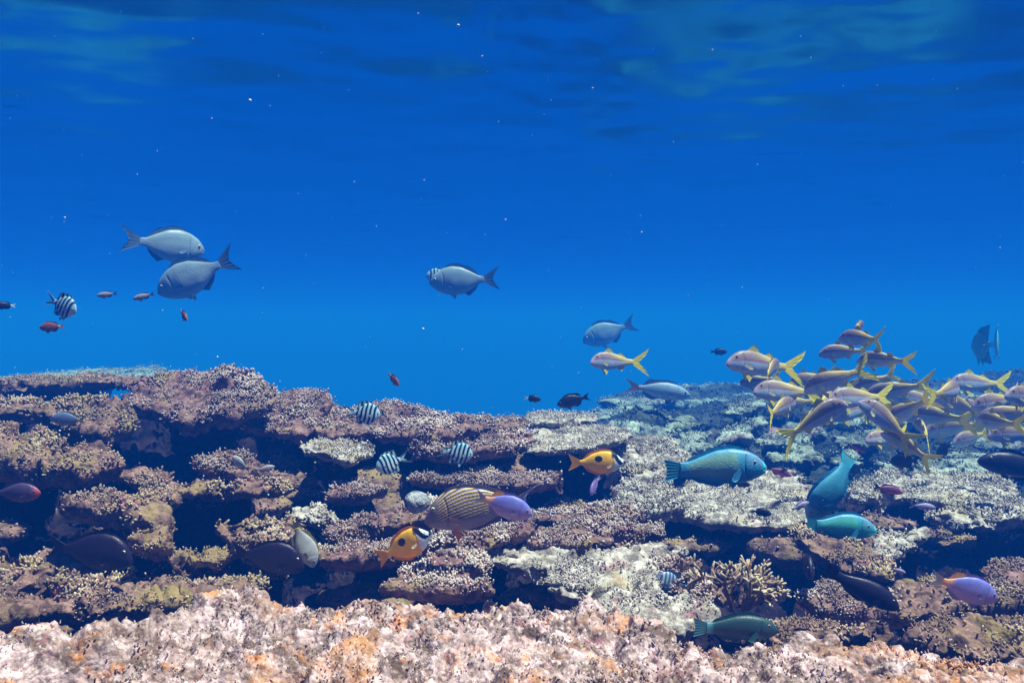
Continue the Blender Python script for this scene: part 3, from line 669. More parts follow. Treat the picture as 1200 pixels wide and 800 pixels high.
        q = np.stack([i + j, i + 20 + j, i + 20 + (j + 1) % 20, i + (j + 1) % 20], -1).reshape(-1, 4)
        add(v, cc, q if sd < 0 else q[:, ::-1], 2)
    V = np.concatenate(V); Cc = np.clip(np.concatenate(Cc), 0, 1); Q = np.concatenate(Q); MI = np.concatenate(MI)
    # swim bend: turn the spine through an arc
    tl = 1 + max(a for a, b in sp['tail']); V[:, 0] -= tl * .5
    if bend:
        x = V[:, 0]; k = bend
        ang = k * x; cx_ = np.sin(ang) / k; cy_ = (1 - np.cos(ang)) / k
        V = np.stack([cx_ - V[:, 1] * np.sin(ang), cy_ + V[:, 1] * np.cos(ang), V[:, 2]], 1)
    V[:, 0] *= -1; V[:, 1] *= -1                    # head towards +X
    V /= tl
    tri = np.array(tri)
    me = mesh_from(name, V, [Q, tri], [MS, MF, ME], midx=np.concatenate([MI, np.zeros(len(tri))]), colr=Cc)
    return me

def rgb(*c): return np.array(c, float)[None]
def lerp(a, b, t):
    t = np.clip(t, 0, 1)[:, None]; return a * (1 - t) + b * t
def ss(x, a, b):
    t = np.clip((x - a) / (b - a), 0, 1); return t * t * (3 - 2 * t)

def c_chub(part, x, zn, z, r, s):
    b = lerp(rgb(.32, .40, .44), rgb(.22, .30, .34), ss(zn, -.5, .7))
    ln = .5 + .5 * np.sin(zn * 34)
    b = b * (1 - .13 * ln[:, None] * (x > .25)[:, None])
    b = lerp(b, rgb(.50, .56, .58), ss(-zn, .6, .95))
    if part == 'body': return lerp(b, rgb(.30, .36, .42), ss(.10 - np.abs(x - .13), 0, .1) * (zn > 0) * .5)
    f = rgb(.10, .15, .20) + 0 * b
    if part == 'tail': return lerp(f * 1.6, f, r)
    if part == 'pec': return f * 2.4
    if part == 'pelv': return rgb(.6, .65, .65) + 0 * b
    return f
CHUB = dict(top=[(0, .015), (.04, .07), (.12, .135), (.25, .19), (.42, .215), (.6, .19), (.78, .115), (.92, .05), (1, .048)],
            bot=[(0, -.02), (.05, -.06), (.15, -.12), (.3, -.17), (.48, -.19), (.65, -.165), (.8, -.10), (.92, -.045), (1, -.045)],
            w=[(0, .01), (.06, .05), (.2, .09), (.4, .105), (.65, .075), (.85, .03), (1, .012)],
            tail=[(.30, .20), (.20, .10), (.15, 0), (.20, -.09), (.28, -.18)],
            dorsal=[([(.28, .01), (.34, .045), (.55, .05), (.62, .03), (.68, .055), (.84, .035), (.9, .005)], .6)],
            anal=[([(.62, .005), (.67, .06), (.8, .04), (.88, .005)], .6)], pec=(.29, -.03, .16, .06, -.25, .35), pelv=(.36, .12, .5), eye=(.115, .045, .024), col=c_chub)

def bars(x, centers, w, soft=.012):
    m = 0 * x
    for c in centers: m = np.maximum(m, 1 - ss(np.abs(x - c), w, w + soft))
    return m
def c_serg(part, x, zn, z, r, s):
    b = lerp(rgb(.62, .78, .82), rgb(.30, .58, .72), ss(zn, -.3, .8))
    xx = x + .06 * zn ** 2 * np.sign(zn)
    k = rgb(.008, .012, .03)
    b = lerp(b, k, bars(xx, (.25, .41, .57, .73, .89), .034))
    if part == 'body': return lerp(b, rgb(.42, .55, .60), ss(.10 - x, 0, .05) * .7)
    if part in ('dorsal', 'anal'): return lerp(b, rgb(.15, .30, .40), ss(r, .5, 1) * .6)
    if part == 'tail': return lerp(rgb(.55, .72, .80) + 0 * b, k, (bars(s, (.14, .86), .09, .04)))
    return rgb(.35, .50, .58) + 0 * b
SERG = dict(top=[(0, .0), (.05, .09), (.15, .18), (.3, .26), (.48, .285), (.65, .24), (.8, .14), (.92, .065), (1, .06)],
            bot=[(0, -.03), (.05, -.09), (.15, -.17), (.32, -.25), (.5, -.27), (.66, -.22), (.8, -.13), (.92, -.06), (1, -.055)],
            w=[(0, .01), (.06, .05), (.2, .10), (.4, .115), (.65, .08), (.85, .035), (1, .014)],
            tail=[(.42, .22), (.24, .10), (.12, 0), (.24, -.09), (.40, -.20)],
            dorsal=[([(.25, .02), (.32, .06), (.6, .065), (.72, .13), (.85, .05), (.92, .01)], .8)],
            anal=[([(.55, .01), (.62, .06), (.74, .12), (.84, .05), (.9, .01)], .8)], pec=(.30, -.02, .17, .07, -.1, .5), pelv=(.36, .18, .6), eye=(.12, .04, .034), col=c_serg, mouth=0)

def c_rabbit(part, x, zn, z, r, s):
    y = lerp(rgb(.82, .36, .012), rgb(.92, .50, .02), ss(zn, -.6, .4))
    if part == 'tail': return rgb(.85, .42, .02) + 0 * y
    if part in ('dorsal', 'anal'): return lerp(rgb(.80, .33, .015) + 0 * y, rgb(.78, .30, .01), r)
    if part == 'pec': return rgb(.75, .60, .35) + 0 * y
    if part == 'pelv': return rgb(.78, .75, .7) + 0 * y
    wh = rgb(.62, .76, .82); k = rgb(.010, .010, .022)
    b = y
    b = lerp(b, wh, ss(.26 + .05 * zn - x, 0, .015))                       # white head
    b = lerp(b, wh, ss(.31 - x, 0, .02) * ss(-zn, .1, .35) * .85)           # white cheek
    b = lerp(b, k, bars(x - .13 * (zn + .1), (.125,), .055, .012) * (zn > -.35))      # band through the eye
    b = lerp(b, k, ss(.07 - x, 0, .01) * (zn > -.2))
    b = lerp(b, k, (1 - ss(np.abs(x - .30 - .0 * zn), .018, .03)) * ss(zn, .35, .55) * .85)
    d = np.sqrt(((x - .60) / .085) ** 2 + ((z - .075) / .058) ** 2)
    b = lerp(b, k, 1 - ss(d, .9, 1.08))                                     # ink blot
    return b
RABB = dict(top=[(0, .01), (.05, .03), (.12, .085), (.22, .16), (.36, .205), (.55, .205), (.75, .15), (.9, .06), (1, .045)],
            bot=[(0, -.015), (.05, -.03), (.12, -.075), (.24, -.15), (.42, -.195), (.6, -.185), (.78, -.12), (.92, -.045), (1, -.04)],
            w=[(0, .012), (.06, .03), (.2, .07), (.4, .085), (.65, .065), (.85, .03), (1, .014)],
            tail=[(.24, .17), (.20, .08), (.16, 0), (.20, -.08), (.24, -.16)],
            dorsal=[([(.22, .01), (.3, .045), (.5, .05), (.7, .045), (.82, .05), (.92, .01)], .5)],
            anal=[([(.48, .01), (.55, .04), (.7, .045), (.82, .05), (.92, .01)], .5)], pec=(.31, -.04, .13, .06, -.2, .4), pelv=(.36, .09, .5), eye=(.145, .05, .026), col=c_rabbit, gill=.3)

def c_surg(part, x, zn, z, r, s):
    up = rgb(.13, .12, .125); lo = rgb(.25, .20, .25)
    b = lerp(up + 0 * x[:, None], lo, ss(-zn, .25, .6))
    v = zn - 1.15 * (1 - np.exp(-2.0 * x))
    ph = (v * 6.2) % 1.0
    body = ss(x, .10, .20) * ss(zn, -.42, -.30) * (1 - ss(x, .95, .98))
    orange = (1 - ss(np.abs(ph - .5), .10, .17)); blue = (1 - ss(np.abs(ph - .74), .06, .11)); dark = (1 - ss(np.abs(ph - .20), .10, .16))
    if part == 'body':
        b = lerp(b, rgb(.02, .02, .04), dark * body * .9)
        b = lerp(b, rgb(.25, .35, .52), blue * body * .8)
        b = lerp(b, rgb(.72, .40, .05), orange * body)
        b = lerp(b, rgb(.28, .16, .22), ss(.10 - x, 0, .08) * .8)
        return lerp(b, rgb(.55, .30, .05), bars(x, (.945,), .010) * .9)
    if part == 'tail':
        t = lerp(rgb(.20, .17, .21) + 0 * b, rgb(.40, .48, .90), ss(r, .78, .92)); return lerp(t, rgb(.35, .30, .15), (1 - ss(r, 0, .4)) * .5)
    if part == 'pelv': return rgb(.80, .25, .06) + 0 * b
    if part == 'pec': return rgb(.45, .28, .22) + 0 * b
    return lerp(rgb(.14, .11, .13) + 0 * b, rgb(.30, .28, .6), ss(r, .85, 1))
SURG = dict(top=[(0, -.05), (.03, .0), (.08, .07), (.16, .135), (.28, .185), (.45, .20), (.65, .165), (.82, .095), (.94, .045), (1, .04)],
            bot=[(0, -.10), (.04, -.125), (.12, -.15), (.25, -.175), (.42, -.19), (.6, -.17), (.78, -.105), (.92, -.045), (1, -.04)],
            w=[(0, .02), (.06, .06), (.2, .09), (.4, .095), (.65, .07), (.85, .03), (1, .014)],
            tail=[(.46, .20), (.24, .14), (.12, .06), (.10, 0), (.13, -.07), (.26, -.13), (.46, -.17)],
            dorsal=[([(.17, .005), (.25, .028), (.6, .032), (.85, .035), (.93, .005)], .6)],
            anal=[([(.42, .005), (.5, .025), (.75, .03), (.86, .03), (.92, .005)], .6)], pec=(.27, -.06, .15, .06, -.3, .35), pelv=(.30, .11, 1.0), eye=(.115, .045, .020), col=c_surg, iris=(.75, .7, .55), mouth=-.55, spiny=.01)

def c_violet(part, x, zn, z, r, s):
    b = lerp(rgb(.36, .25, .46), rgb(.16, .17, .52), ss(zn, -.6, .6))
    b = lerp(b, rgb(.42, .26, .38), ss(.2 - x, 0, .2) * .6)
    b = lerp(b, rgb(.78, .36, .14), ss(x + .05 * zn, .80, .93) * .9)
    if part == 'body': return b
    if part == 'dorsal': return lerp(rgb(.20, .17, .45) + 0 * b, rgb(.85, .42, .10), ss(x, .62, .72))
    if part == 'tail': return lerp(rgb(.70, .38, .16) + 0 * b, rgb(.42, .40, .42), ss(r, .1, .6))
    return rgb(.34, .26, .46) + 0 * b
VIOL = dict(top=[(0, .0), (.05, .055), (.14, .115), (.28, .17), (.46, .19), (.64, .16), (.8, .10), (.92, .052), (1, .05)],
            bot=[(0, -.03), (.05, -.075), (.14, -.125), (.3, -.17), (.48, -.185), (.66, -.155), (.8, -.10), (.92, -.05), (1, -.045)],
            w=[(0, .015), (.06, .05), (.2, .09), (.4, .10), (.65, .07), (.85, .03), (1, .014)],
            tail=[(.22, .13), (.16, .07), (.11, 0), (.16, -.07), (.22, -.13)],
            dorsal=[([(.25, .01), (.32, .035), (.65, .045), (.76, .075), (.86, .04), (.92, .005)], .6)],
            anal=[([(.6, .01), (.68, .05), (.78, .06), (.86, .03), (.9, .005)], .6)], pec=(.29, -.03, .14, .06, -.2, .35), pelv=(.34, .12, .5), eye=(.13, .035, .026), col=c_violet, iris=(.2, .2, .35))

def c_parrot(part, x, zn, z, r, s, body_a=(.05, .33, .50), body_b=(.38, .52, .18)):
    a = lerp(rgb(*body_a) * 1.0, rgb(.06, .28, .44), ss(zn, .3, .9))
    sc1 = np.abs(np.sin(x * 95 + (np.floor(zn * 9) % 2) * 1.57)) * np.abs(np.sin(zn * 9 * np.pi)) 
    b = lerp(a, rgb(*body_b), ss(x, .28, .4) * (1 - ss(x, .85, .97)) * (1 - ss(np.abs(zn - .1), .45, .9)) * (.15 + .85 * sc1))
    b = lerp(b, rgb(.18, .26, .44), ss(.30 - x, 0, .1) * ss(zn, -.1, .3) * .45)
    b = lerp(b, rgb(.06, .60, .62), ss(.20 - x, 0, .1) * ss(-zn, .05, .3) * .8)
    b = lerp(b, rgb(.05, .62, .66), (1 - ss(np.abs(x - .035), .008, .02)) * .9)
    if part == 'body': return b
    e = rgb(.03, .40, .62)
    if part == 'tail': return lerp(rgb(.06, .34, .44) + 0 * b, e, np.maximum(bars(s, (.03, .97), .06, .05), 0))
    if part == 'pec': return lerp(rgb(.04, .22, .42) + 0 * b, rgb(.10, .50, .70), bars(s, (.95,), .08))
    return lerp(rgb(.05, .26, .45) + 0 * b, e, ss(r, .6, .9))
PARR = dict(top=[(0, .0), (.03, .045), (.1, .105), (.22, .16), (.4, .19), (.58, .175), (.75, .125), (.9, .08), (1, .078)],
            bot=[(0, -.03), (.03, -.065), (.1, -.10), (.22, -.135), (.4, -.155), (.6, -.14), (.76, -.10), (.9, -.068), (1, -.066)],
            w=[(0, .025), (.05, .055), (.2, .09), (.4, .10), (.65, .075), (.85, .04), (1, .018)],
            tail=[(.19, .125), (.17, .06), (.165, 0), (.17, -.05), (.19, -.11)],
            dorsal=[([(.24, .01), (.3, .035), (.6, .04), (.88, .035), (.93, .005)], .3)],
            anal=[([(.5, .01), (.56, .035), (.8, .035), (.89, .005)], .3)], pec=(.30, 0, .19, .08, -.75, .3), pelv=(.34, .10, .35), eye=(.15, .06, .018), col=c_parrot, iris=(.5, .35, .3), spiny=.01)

def c_goat(part, x, zn, z, r, s, dim=1.0):
    lo = rgb(.36, .41, .53); up = rgb(.23, .16, .16)
    b = lerp(lo + 0 * x[:, None], up, ss(zn, .02, .30))
    b = lerp(b, rgb(.75, .56, .08), ss(x, .60, .95) * .85)
    b = lerp(b, rgb(.60, .44, .14), ss(zn, .2, .5) * ss(x, .3, .7) * .75)
    b = lerp(b, rgb(.32, .11, .11), (1 - ss(np.abs(zn - .16), .035, .08)) * ss(x, .1, .14) * (1 - ss(x, .75, .9)) * .9)
    b = lerp(b, rgb(.55, .42, .60), ss(.12 - x, 0, .1) * .6)
    if part == 'body': return b
    if part == 'tail': return lerp(rgb(.95, .74, .03) + 0 * b, rgb(.92, .82, .05), r)
    if part == 'dorsal': return rgb(.60, .54, .10) + 0 * b
    if part == 'pec': return rgb(.70, .62, .35) + 0 * b
    return rgb(.74, .62, .10) + 0 * b
GOAT = dict(top=[(0, -.02), (.04, .03), (.12, .085), (.22, .125), (.38, .14), (.55, .122), (.72, .085), (.88, .045), (1, .038)],
            bot=[(0, -.05), (.05, -.07), (.15, -.095), (.3, -.115), (.48, -.115), (.65, -.09), (.8, -.055), (.9, -.036), (1, -.034)],
            w=[(0, .02), (.06, .045), (.2, .075), (.4, .08), (.65, .055), (.85, .028), (1, .014)],
            tail=[(.34, .24), (.28, .13), (.12, .01), (.12, -.01), (.27, -.13), (.33, -.24)],
            dorsal=[([(.34, .01), (.37, .08), (.48, .045), (.54, .005)], .8), ([(.64, .005), (.67, .05), (.78, .02), (.82, .003)], .8)],
            anal=[([(.64, .005), (.68, .055), (.77, .02), (.8, .003)], .8)], pec=(.28, -.03, .13, .05, -.3, .4), pelv=(.30, .13, .75), eye=(.15, .055, .020), col=c_goat, iris=(.25, .1, .15), barbel=1, mouth=-.5)

def plainfish(bodyc, bellyc, finc, tailc, base=VIOL, headc=None, **k):
    def f(part, x, zn, z, r, s):
        b = lerp(rgb(*bellyc) + 0 * x[:, None], rgb(*bodyc), ss(zn, -.6, .3))
        b = lerp(b, rgb(*tailc), ss(x, .88, .99))
        if headc: b = lerp(b, rgb(*headc), ss(.22 - x, 0, .15))
        if part == 'body': return b
        if part == 'tail': return rgb(*tailc) + 0 * b
        return rgb(*finc) + 0 * b
    d = dict(base); d['col'] = f; d.update(k); return d

def scaled(base, zs, **k):
    d = dict(base)
    for q in ('top', 'bot'): d[q] = [(a, b * zs) for a, b in base[q]]
    d.update(k); return d
SLIM = scaled(VIOL, .72, tail=[(.28, .13), (.18, .06), (.12, 0), (.18, -.06), (.28, -.13)], eye=(.12, .025, .022))
SURGD = scaled(SURG, 1.08, tail=[(.26, .17), (.18, .09), (.14, 0), (.18, -.08), (.26, -.15)])
LONG = scaled(PARR, .82)

def c_bars(part, x, zn, z, r, s):
    b = lerp(rgb(.10, .16, .28), rgb(.06, .09, .18), ss(zn, -.3, .6))
    b = lerp(b, rgb(.30, .42, .55), bars(x, (.3, .42, .54, .66, .78), .018, .02))
    return b if part == 'body' else rgb(.08, .12, .22) + 0 * b
def c_angel(part, x, zn, z, r, s):
    b = lerp(rgb(.12, .44, .50) + 0 * x[:, None], rgb(.15, .55, .75), ss(x, .7, 1))
    if part == 'tail': return rgb(.25, .60, .85) + 0 * b
    if part in ('dorsal', 'anal'): return lerp(b * .7, rgb(.10, .38, .62), r)
    return b
ANGEL = dict(top=[(0, .0), (.05, .07), (.15, .20), (.3, .36), (.5, .43), (.7, .36), (.85, .2), (.95, .09), (1, .08)],
             bot=[(0, -.03), (.05, -.09), (.15, -.2), (.3, -.34), (.5, -.41), (.7, -.34), (.85, -.19), (.95, -.08), (1, -.07)],
             w=[(0, .01), (.06, .04), (.2, .08), (.4, .09), (.65, .06), (.85, .025), (1, .012)],
             tail=[(.20, .12), (.2, .06), (.18, 0), (.2, -.06), (.2, -.12)],
             dorsal=[([(.25, .02), (.4, .10), (.62, .16), (.75, .30), (.86, .10), (.93, .01)], 1.0)], anal=[([(.45, .02), (.6, .14), (.74, .26), (.86, .08), (.92, .01)], 1.0)],
             pec=(.3, -.03, .15, .07, -.3, .4), pelv=(.34, .25, .9), eye=(.13, .06, .028), col=c_angel)

SP = {
 'chub': (CHUB, 0, 90, 44), 'serg': (SERG, 0, 110, 44), 'rabbit': (RABB, 0, 170, 72), 'surg': (SURG, .12, 240, 150), 'violet': (VIOL, -.2, 80, 40),
 'parrot': (PARR, .15, 200, 90), 'goat': (GOAT, 0, 90, 44), 'goatL': (GOAT, .45, 90, 44), 'goatR': (GOAT, -.45, 90, 44), 'goatB': (GOAT, .9, 90, 44), 'angel': (ANGEL, 0, 60, 40),
 'parrotc': (dict(PARR, col=lambda *a: c_parrot(*a, body_a=(.03, .20, .34), body_b=(.05, .26, .34))), .9, 120, 50),
 'parrotg': (dict(PARR, col=lambda *a: c_parrot(*a, body_a=(.04, .42, .42), body_b=(.14, .60, .40))), .4, 120, 50),
 'dark': (plainfish((.006, .008, .022), (.008, .008, .02), (.005, .006, .02), (.006, .008, .02)), 0, 60, 32),
 'darkw': (plainfish((.006, .008, .03), (.008, .010, .03), (.006, .008, .03), (.70, .80, .85)), 0, 60, 32),
 'darklong': (plainfish((.012, .010, .030), (.016, .012, .035), (.010, .010, .03), (.012, .012, .03), base=LONG), 0, 70, 36),
 'darksurg': (plainfish((.014, .008, .020), (.012, .006, .016), (.012, .008, .02), (.012, .009, .02), base=SURGD), 0, 80, 40),  # dark surgeonfish, darkened further to paint in the shade of the hollows
 'green': (plainfish((.020, .055, .060), (.025, .05, .07), (.02, .10, .12), (.10, .32, .36), base=LONG), .1, 80, 40),
 'orange': (plainfish((.22, .06, .03), (.26, .09, .05), (.25, .10, .05), (.65, .42, .20)), 0, 60, 32),
 'pale': (plainfish((.30, .26, .26), (.42, .36, .32), (.2, .2, .25), (.10, .11, .15), base=SLIM), 0, 60, 32),
 'yelly': (plainfish((.36, .36, .36), (.46, .46, .36), (.45, .40, .12), (.40, .36, .14)), .3, 60, 32),
 'pink': (plainfish((.30, .10, .28), (.62, .20, .30), (.25, .10, .3), (.10, .06, .16), base=SLIM), 0, 60, 32),
 'red': (plainfish((.14, .04, .12), (.55, .10, .10), (.15, .05, .12), (.06, .03, .10), base=SLIM, headc=(.60, .13, .12)), 0, 60, 32),
 'lilac': (plainfish((.30, .26, .44), (.42, .34, .50), (.3, .28, .5), (.28, .26, .48), base=SLIM), 0, 60, 32),
 'purple': (plainfish((.16, .10, .30), (.28, .17, .42), (.25, .18, .5), (.35, .3, .6)), -.2, 60, 32),
 'dusk': (plainfish((.06, .04, .09), (.10, .05, .09), (.06, .04, .09), (.05, .04, .08), headc=(.30, .05, .07)), 0, 60, 32),
 'slate': (plainfish((.10, .14, .26), (.14, .17, .26), (.30, .26, .12), (.34, .28, .12)), 0, 60, 32),
 'barred': (dict(SERG, col=c_bars), 0, 60, 32),
 'grey': (plainfish((.22, .30, .40), (.34, .42, .50), (.12, .16, .24), (.42, .22, .14), base=SLIM), 0, 70, 36),
}
MESH = {}
DEEP = {'chub': 1.32, 'serg': 1.45, 'rabbit': 1.2, 'surg': 1.17, 'violet': 1.3, 'parrot': 1.2, 'parrotc': 1.2, 'parrotg': 1.2, 'goat': 1.45, 'goatL': 1.5, 'goatR': 1.55, 'goatB': 1.45, 'angel': 1.3}
YG = 'school of yellow-tailed fish at right'
SG = 'black and white striped fish'
# species, centre px, centre py, full length px, yaw (0 right, 180 left, 90 away), pitch (nose up), distance, name, category, label, group
FISH = [
 ('chub', 191, 287, 96, 38, -6, 5.6, 'Rounded grey fish facing right, highest of the fish in open water', 'silver grey chubs'),
 ('chub', 232, 322, 104, 180, -25, 5.2, 'Big grey fish facing left with its tail raised, beneath another grey one', 'silver grey chubs'),
 ('chub', 545, 329, 84, 180, -4, 6.4, 'Lone grey fish facing left in the open blue centre', 'silver grey chubs'),
 ('chub', 715, 389, 68, 180, -20, 11, 'Faint hazy grey fish above the lone yellow-tailed one', 'silver grey chubs'),
 ('grey', 770, 457, 80, 0, -8, 6.2, 'Dull blue-grey fish with rusty tail gliding over the distant reef', None),
 ('serg', 71, 357, 46, -12, -22, 2.5, 'Striped fish in open water at the far left', SG),
 ('serg', 516, 325, 34, 180, 8, 6.8, 'Small striped fish half hidden behind the head of the lone grey fish', SG),
 ('serg', 424, 484, 44, 12, -6, 2.45, 'Striped fish on the reef crest, uppermost of the three over the reef', SG),
 ('serg', 461, 541, 44, 205, -16, 2.3, 'Striped fish tilted head down, facing left over the reef', SG),
 ('serg', 533, 530, 44, 14, -10, 2.6, 'Striped fish facing right above the big lined fish', SG),
 ('darkw', 6, 358, 22, -150, 0, 2.6, 'Tiny black fish with white tail at the left edge of the water', None),
 ('darkw', 624, 467, 20, 0, -6, 3.3, 'Tiny black fish with white tail left of the bigger black one on the crest', None),
 ('dark', 672, 469, 40, 180, -14, 3.4, 'Black oval fish just above the topmost table coral', None),
 ('dark', 842, 412, 20, 0, 0, 6.2, 'Small dark hazy fish alone above the distant reef', None),
 ('dark', 892, 600, 24, -8, -6, 2.7, 'Small dark blue fish in front of the broad pale plate coral', None),
 ('dark', 869, 567, 20, -20, 0, 3.1, 'Small dark fish under the belly of the blue parrotfish', None),
 ('orange', 61, 383, 30, 180, -2, 2.9, 'Small rusty orange fish beneath the far left striped fish', None),
 ('pale', 126, 345, 26, 180, -6, 3.6, 'Small pale slender fish right of the far left striped fish', None),
 ('pale', 169, 347, 28, 180, -14, 3.5, 'Small pale pinkish fish under the snout of a big grey fish', None),
 ('orange', 215, 369, 26, -50, -25, 2.6, 'Small round reddish fish in open water below the big grey fish', None),
 ('orange', 461, 444, 24, -40, -35, 3.2, 'Small blurred tan and orange fish above the reef crest', None),
 ('rabbit', 700, 542, 68, 0, 0, 2.4, 'Orange fish with black blotch, upper one above the reef hollow', 'orange black-blotched fish'),
 ('rabbit', 474, 640, 82, -20, 27, 1.75, 'Orange fish with black blotch, lower one nosing up under the lined fish', 'orange black-blotched fish'),
 ('surg', 576, 592, 160, 183, -7, 1.95, 'Large grey fish with orange and blue lines along its body', None),
 ('violet', 590, 592, 72, -6, -16, 1.7, 'Violet fish with orange tail overlapping the lined fish', None),
 ('violet', 1131, 689, 80, -5, -16, 1.5, 'Violet fish with orange tail at lower right', None),
 ('purple', 697, 568, 34, -120, -30, 2.55, 'Small purple fish dangling below the upper orange fish', None),
 ('parrot', 838, 549, 120, 0, 3, 2.75, 'Blue-green parrotfish with yellow scales, swimming straight', None),
 ('parrotc', 976, 573, 96, 180, -56, 2.85, 'Dark blue-teal parrotfish diving head down with raised tail, right of the broad pale plate', None),
 ('parrotg', 984, 617, 84, 0, -4, 2.6, 'Bright green parrotfish nosing right, just below the diving blue-teal one', None),
 ('green', 862, 736, 100, 0, -1, 1.5, 'Dark green fish resting low over the foreground rock', None),
 ('darksurg', 105, 645, 104, 0, -6, 1.85, 'Large shadowy fish with reddish gill in the lower left hollow', None),
 ('darksurg', 313, 652, 90, 0, -8, 1.85, 'Shadowy round fish left of the pale diving fish', None),
 ('darklong', 1010, 690, 92, -10, -26, 1.75, 'Dark slender fish tilted down, lower right above mottled coral', None),
 ('darksurg', 945, 660, 66, -100, 0, 2.1, 'Shadowy upright fish in the hollow right of the bushy coral', None),
 ('darklong', 1196, 548, 96, 172, 10, 3.0, 'Big dark navy fish cut by the right edge', None),
 ('dark', 1106, 527, 36, 90, -30, 3.6, 'Dark fish seen from behind under the school', None),
 ('dark', 1060, 540, 44, 110, -10, 3.3, 'Dark round fish beside the downward yellow tail of the school', None),
 ('yelly', 356, 636, 62, 10, -65, 1.95, 'Pale fish diving steeply beside the shadowy round fish', None),
 ('yelly', 282, 543, 30, 160, 30, 2.3, 'Pale yellow-tailed fish against the round pinkish coral knob', None),
 ('pale', 309, 549, 26, 20, 10, 2.25, 'Small white-finned fish right of the pale yellow-tailed fish', None),
 ('red', 1040, 573, 38, 0, -12, 2.7, 'Small dark fish with glowing red face near the long pale shelf', None),
 ('lilac', 1081, 593, 32, 0, -6, 2.6, 'Small lilac fish facing right in front of a dark hollow', None),
 ('pink', 1003, 524, 26, 0, -20, 3.2, 'Small pink fish beneath the diagonal yellow-tailed fish', None),
 ('lilac', 937, 593, 26, 10, 22, 2.45, 'Small lilac fish with nose up left of the diving teal parrotfish', None),
 ('red', 912, 552, 34, 0, -18, 3.1, 'Small red fish at the right end of the pale plate coral', None),
 ('dusk', 18, 577, 60, 0, 0, 1.9, 'Dusky fish with red face at the left edge', None),
 ('slate', 80, 491, 42, 180, 4, 2.45, 'Slate blue fish with yellowish tail against the pale coral mound', None),
 ('barred', 790, 685, 56, 190, 14, 2.05, 'Dim fish with pale bars in the hollow beside the forked plate', None),
 ('lilac', 1052, 668, 20, 0, -16, 1.9, 'Tiny silvery sliver of a fish above the ochre shelf', None),
 ('angel', 1151, 405, 38, 97, -6, 6.2, 'Thin bright blue edge-on fish, left one of two in the far right water', 'deep blue disc-shaped fish'),
 ('angel', 1168, 402, 34, 60, 0, 7.5, 'Dim blue-green disc-shaped fish, right one of two in the far right water', 'deep blue disc-shaped fish'),
 ('dark', 733, 478, 14, 90, 0, 3.5, 'Tiny dark speck of a fish right of the black oval fish', None),
]
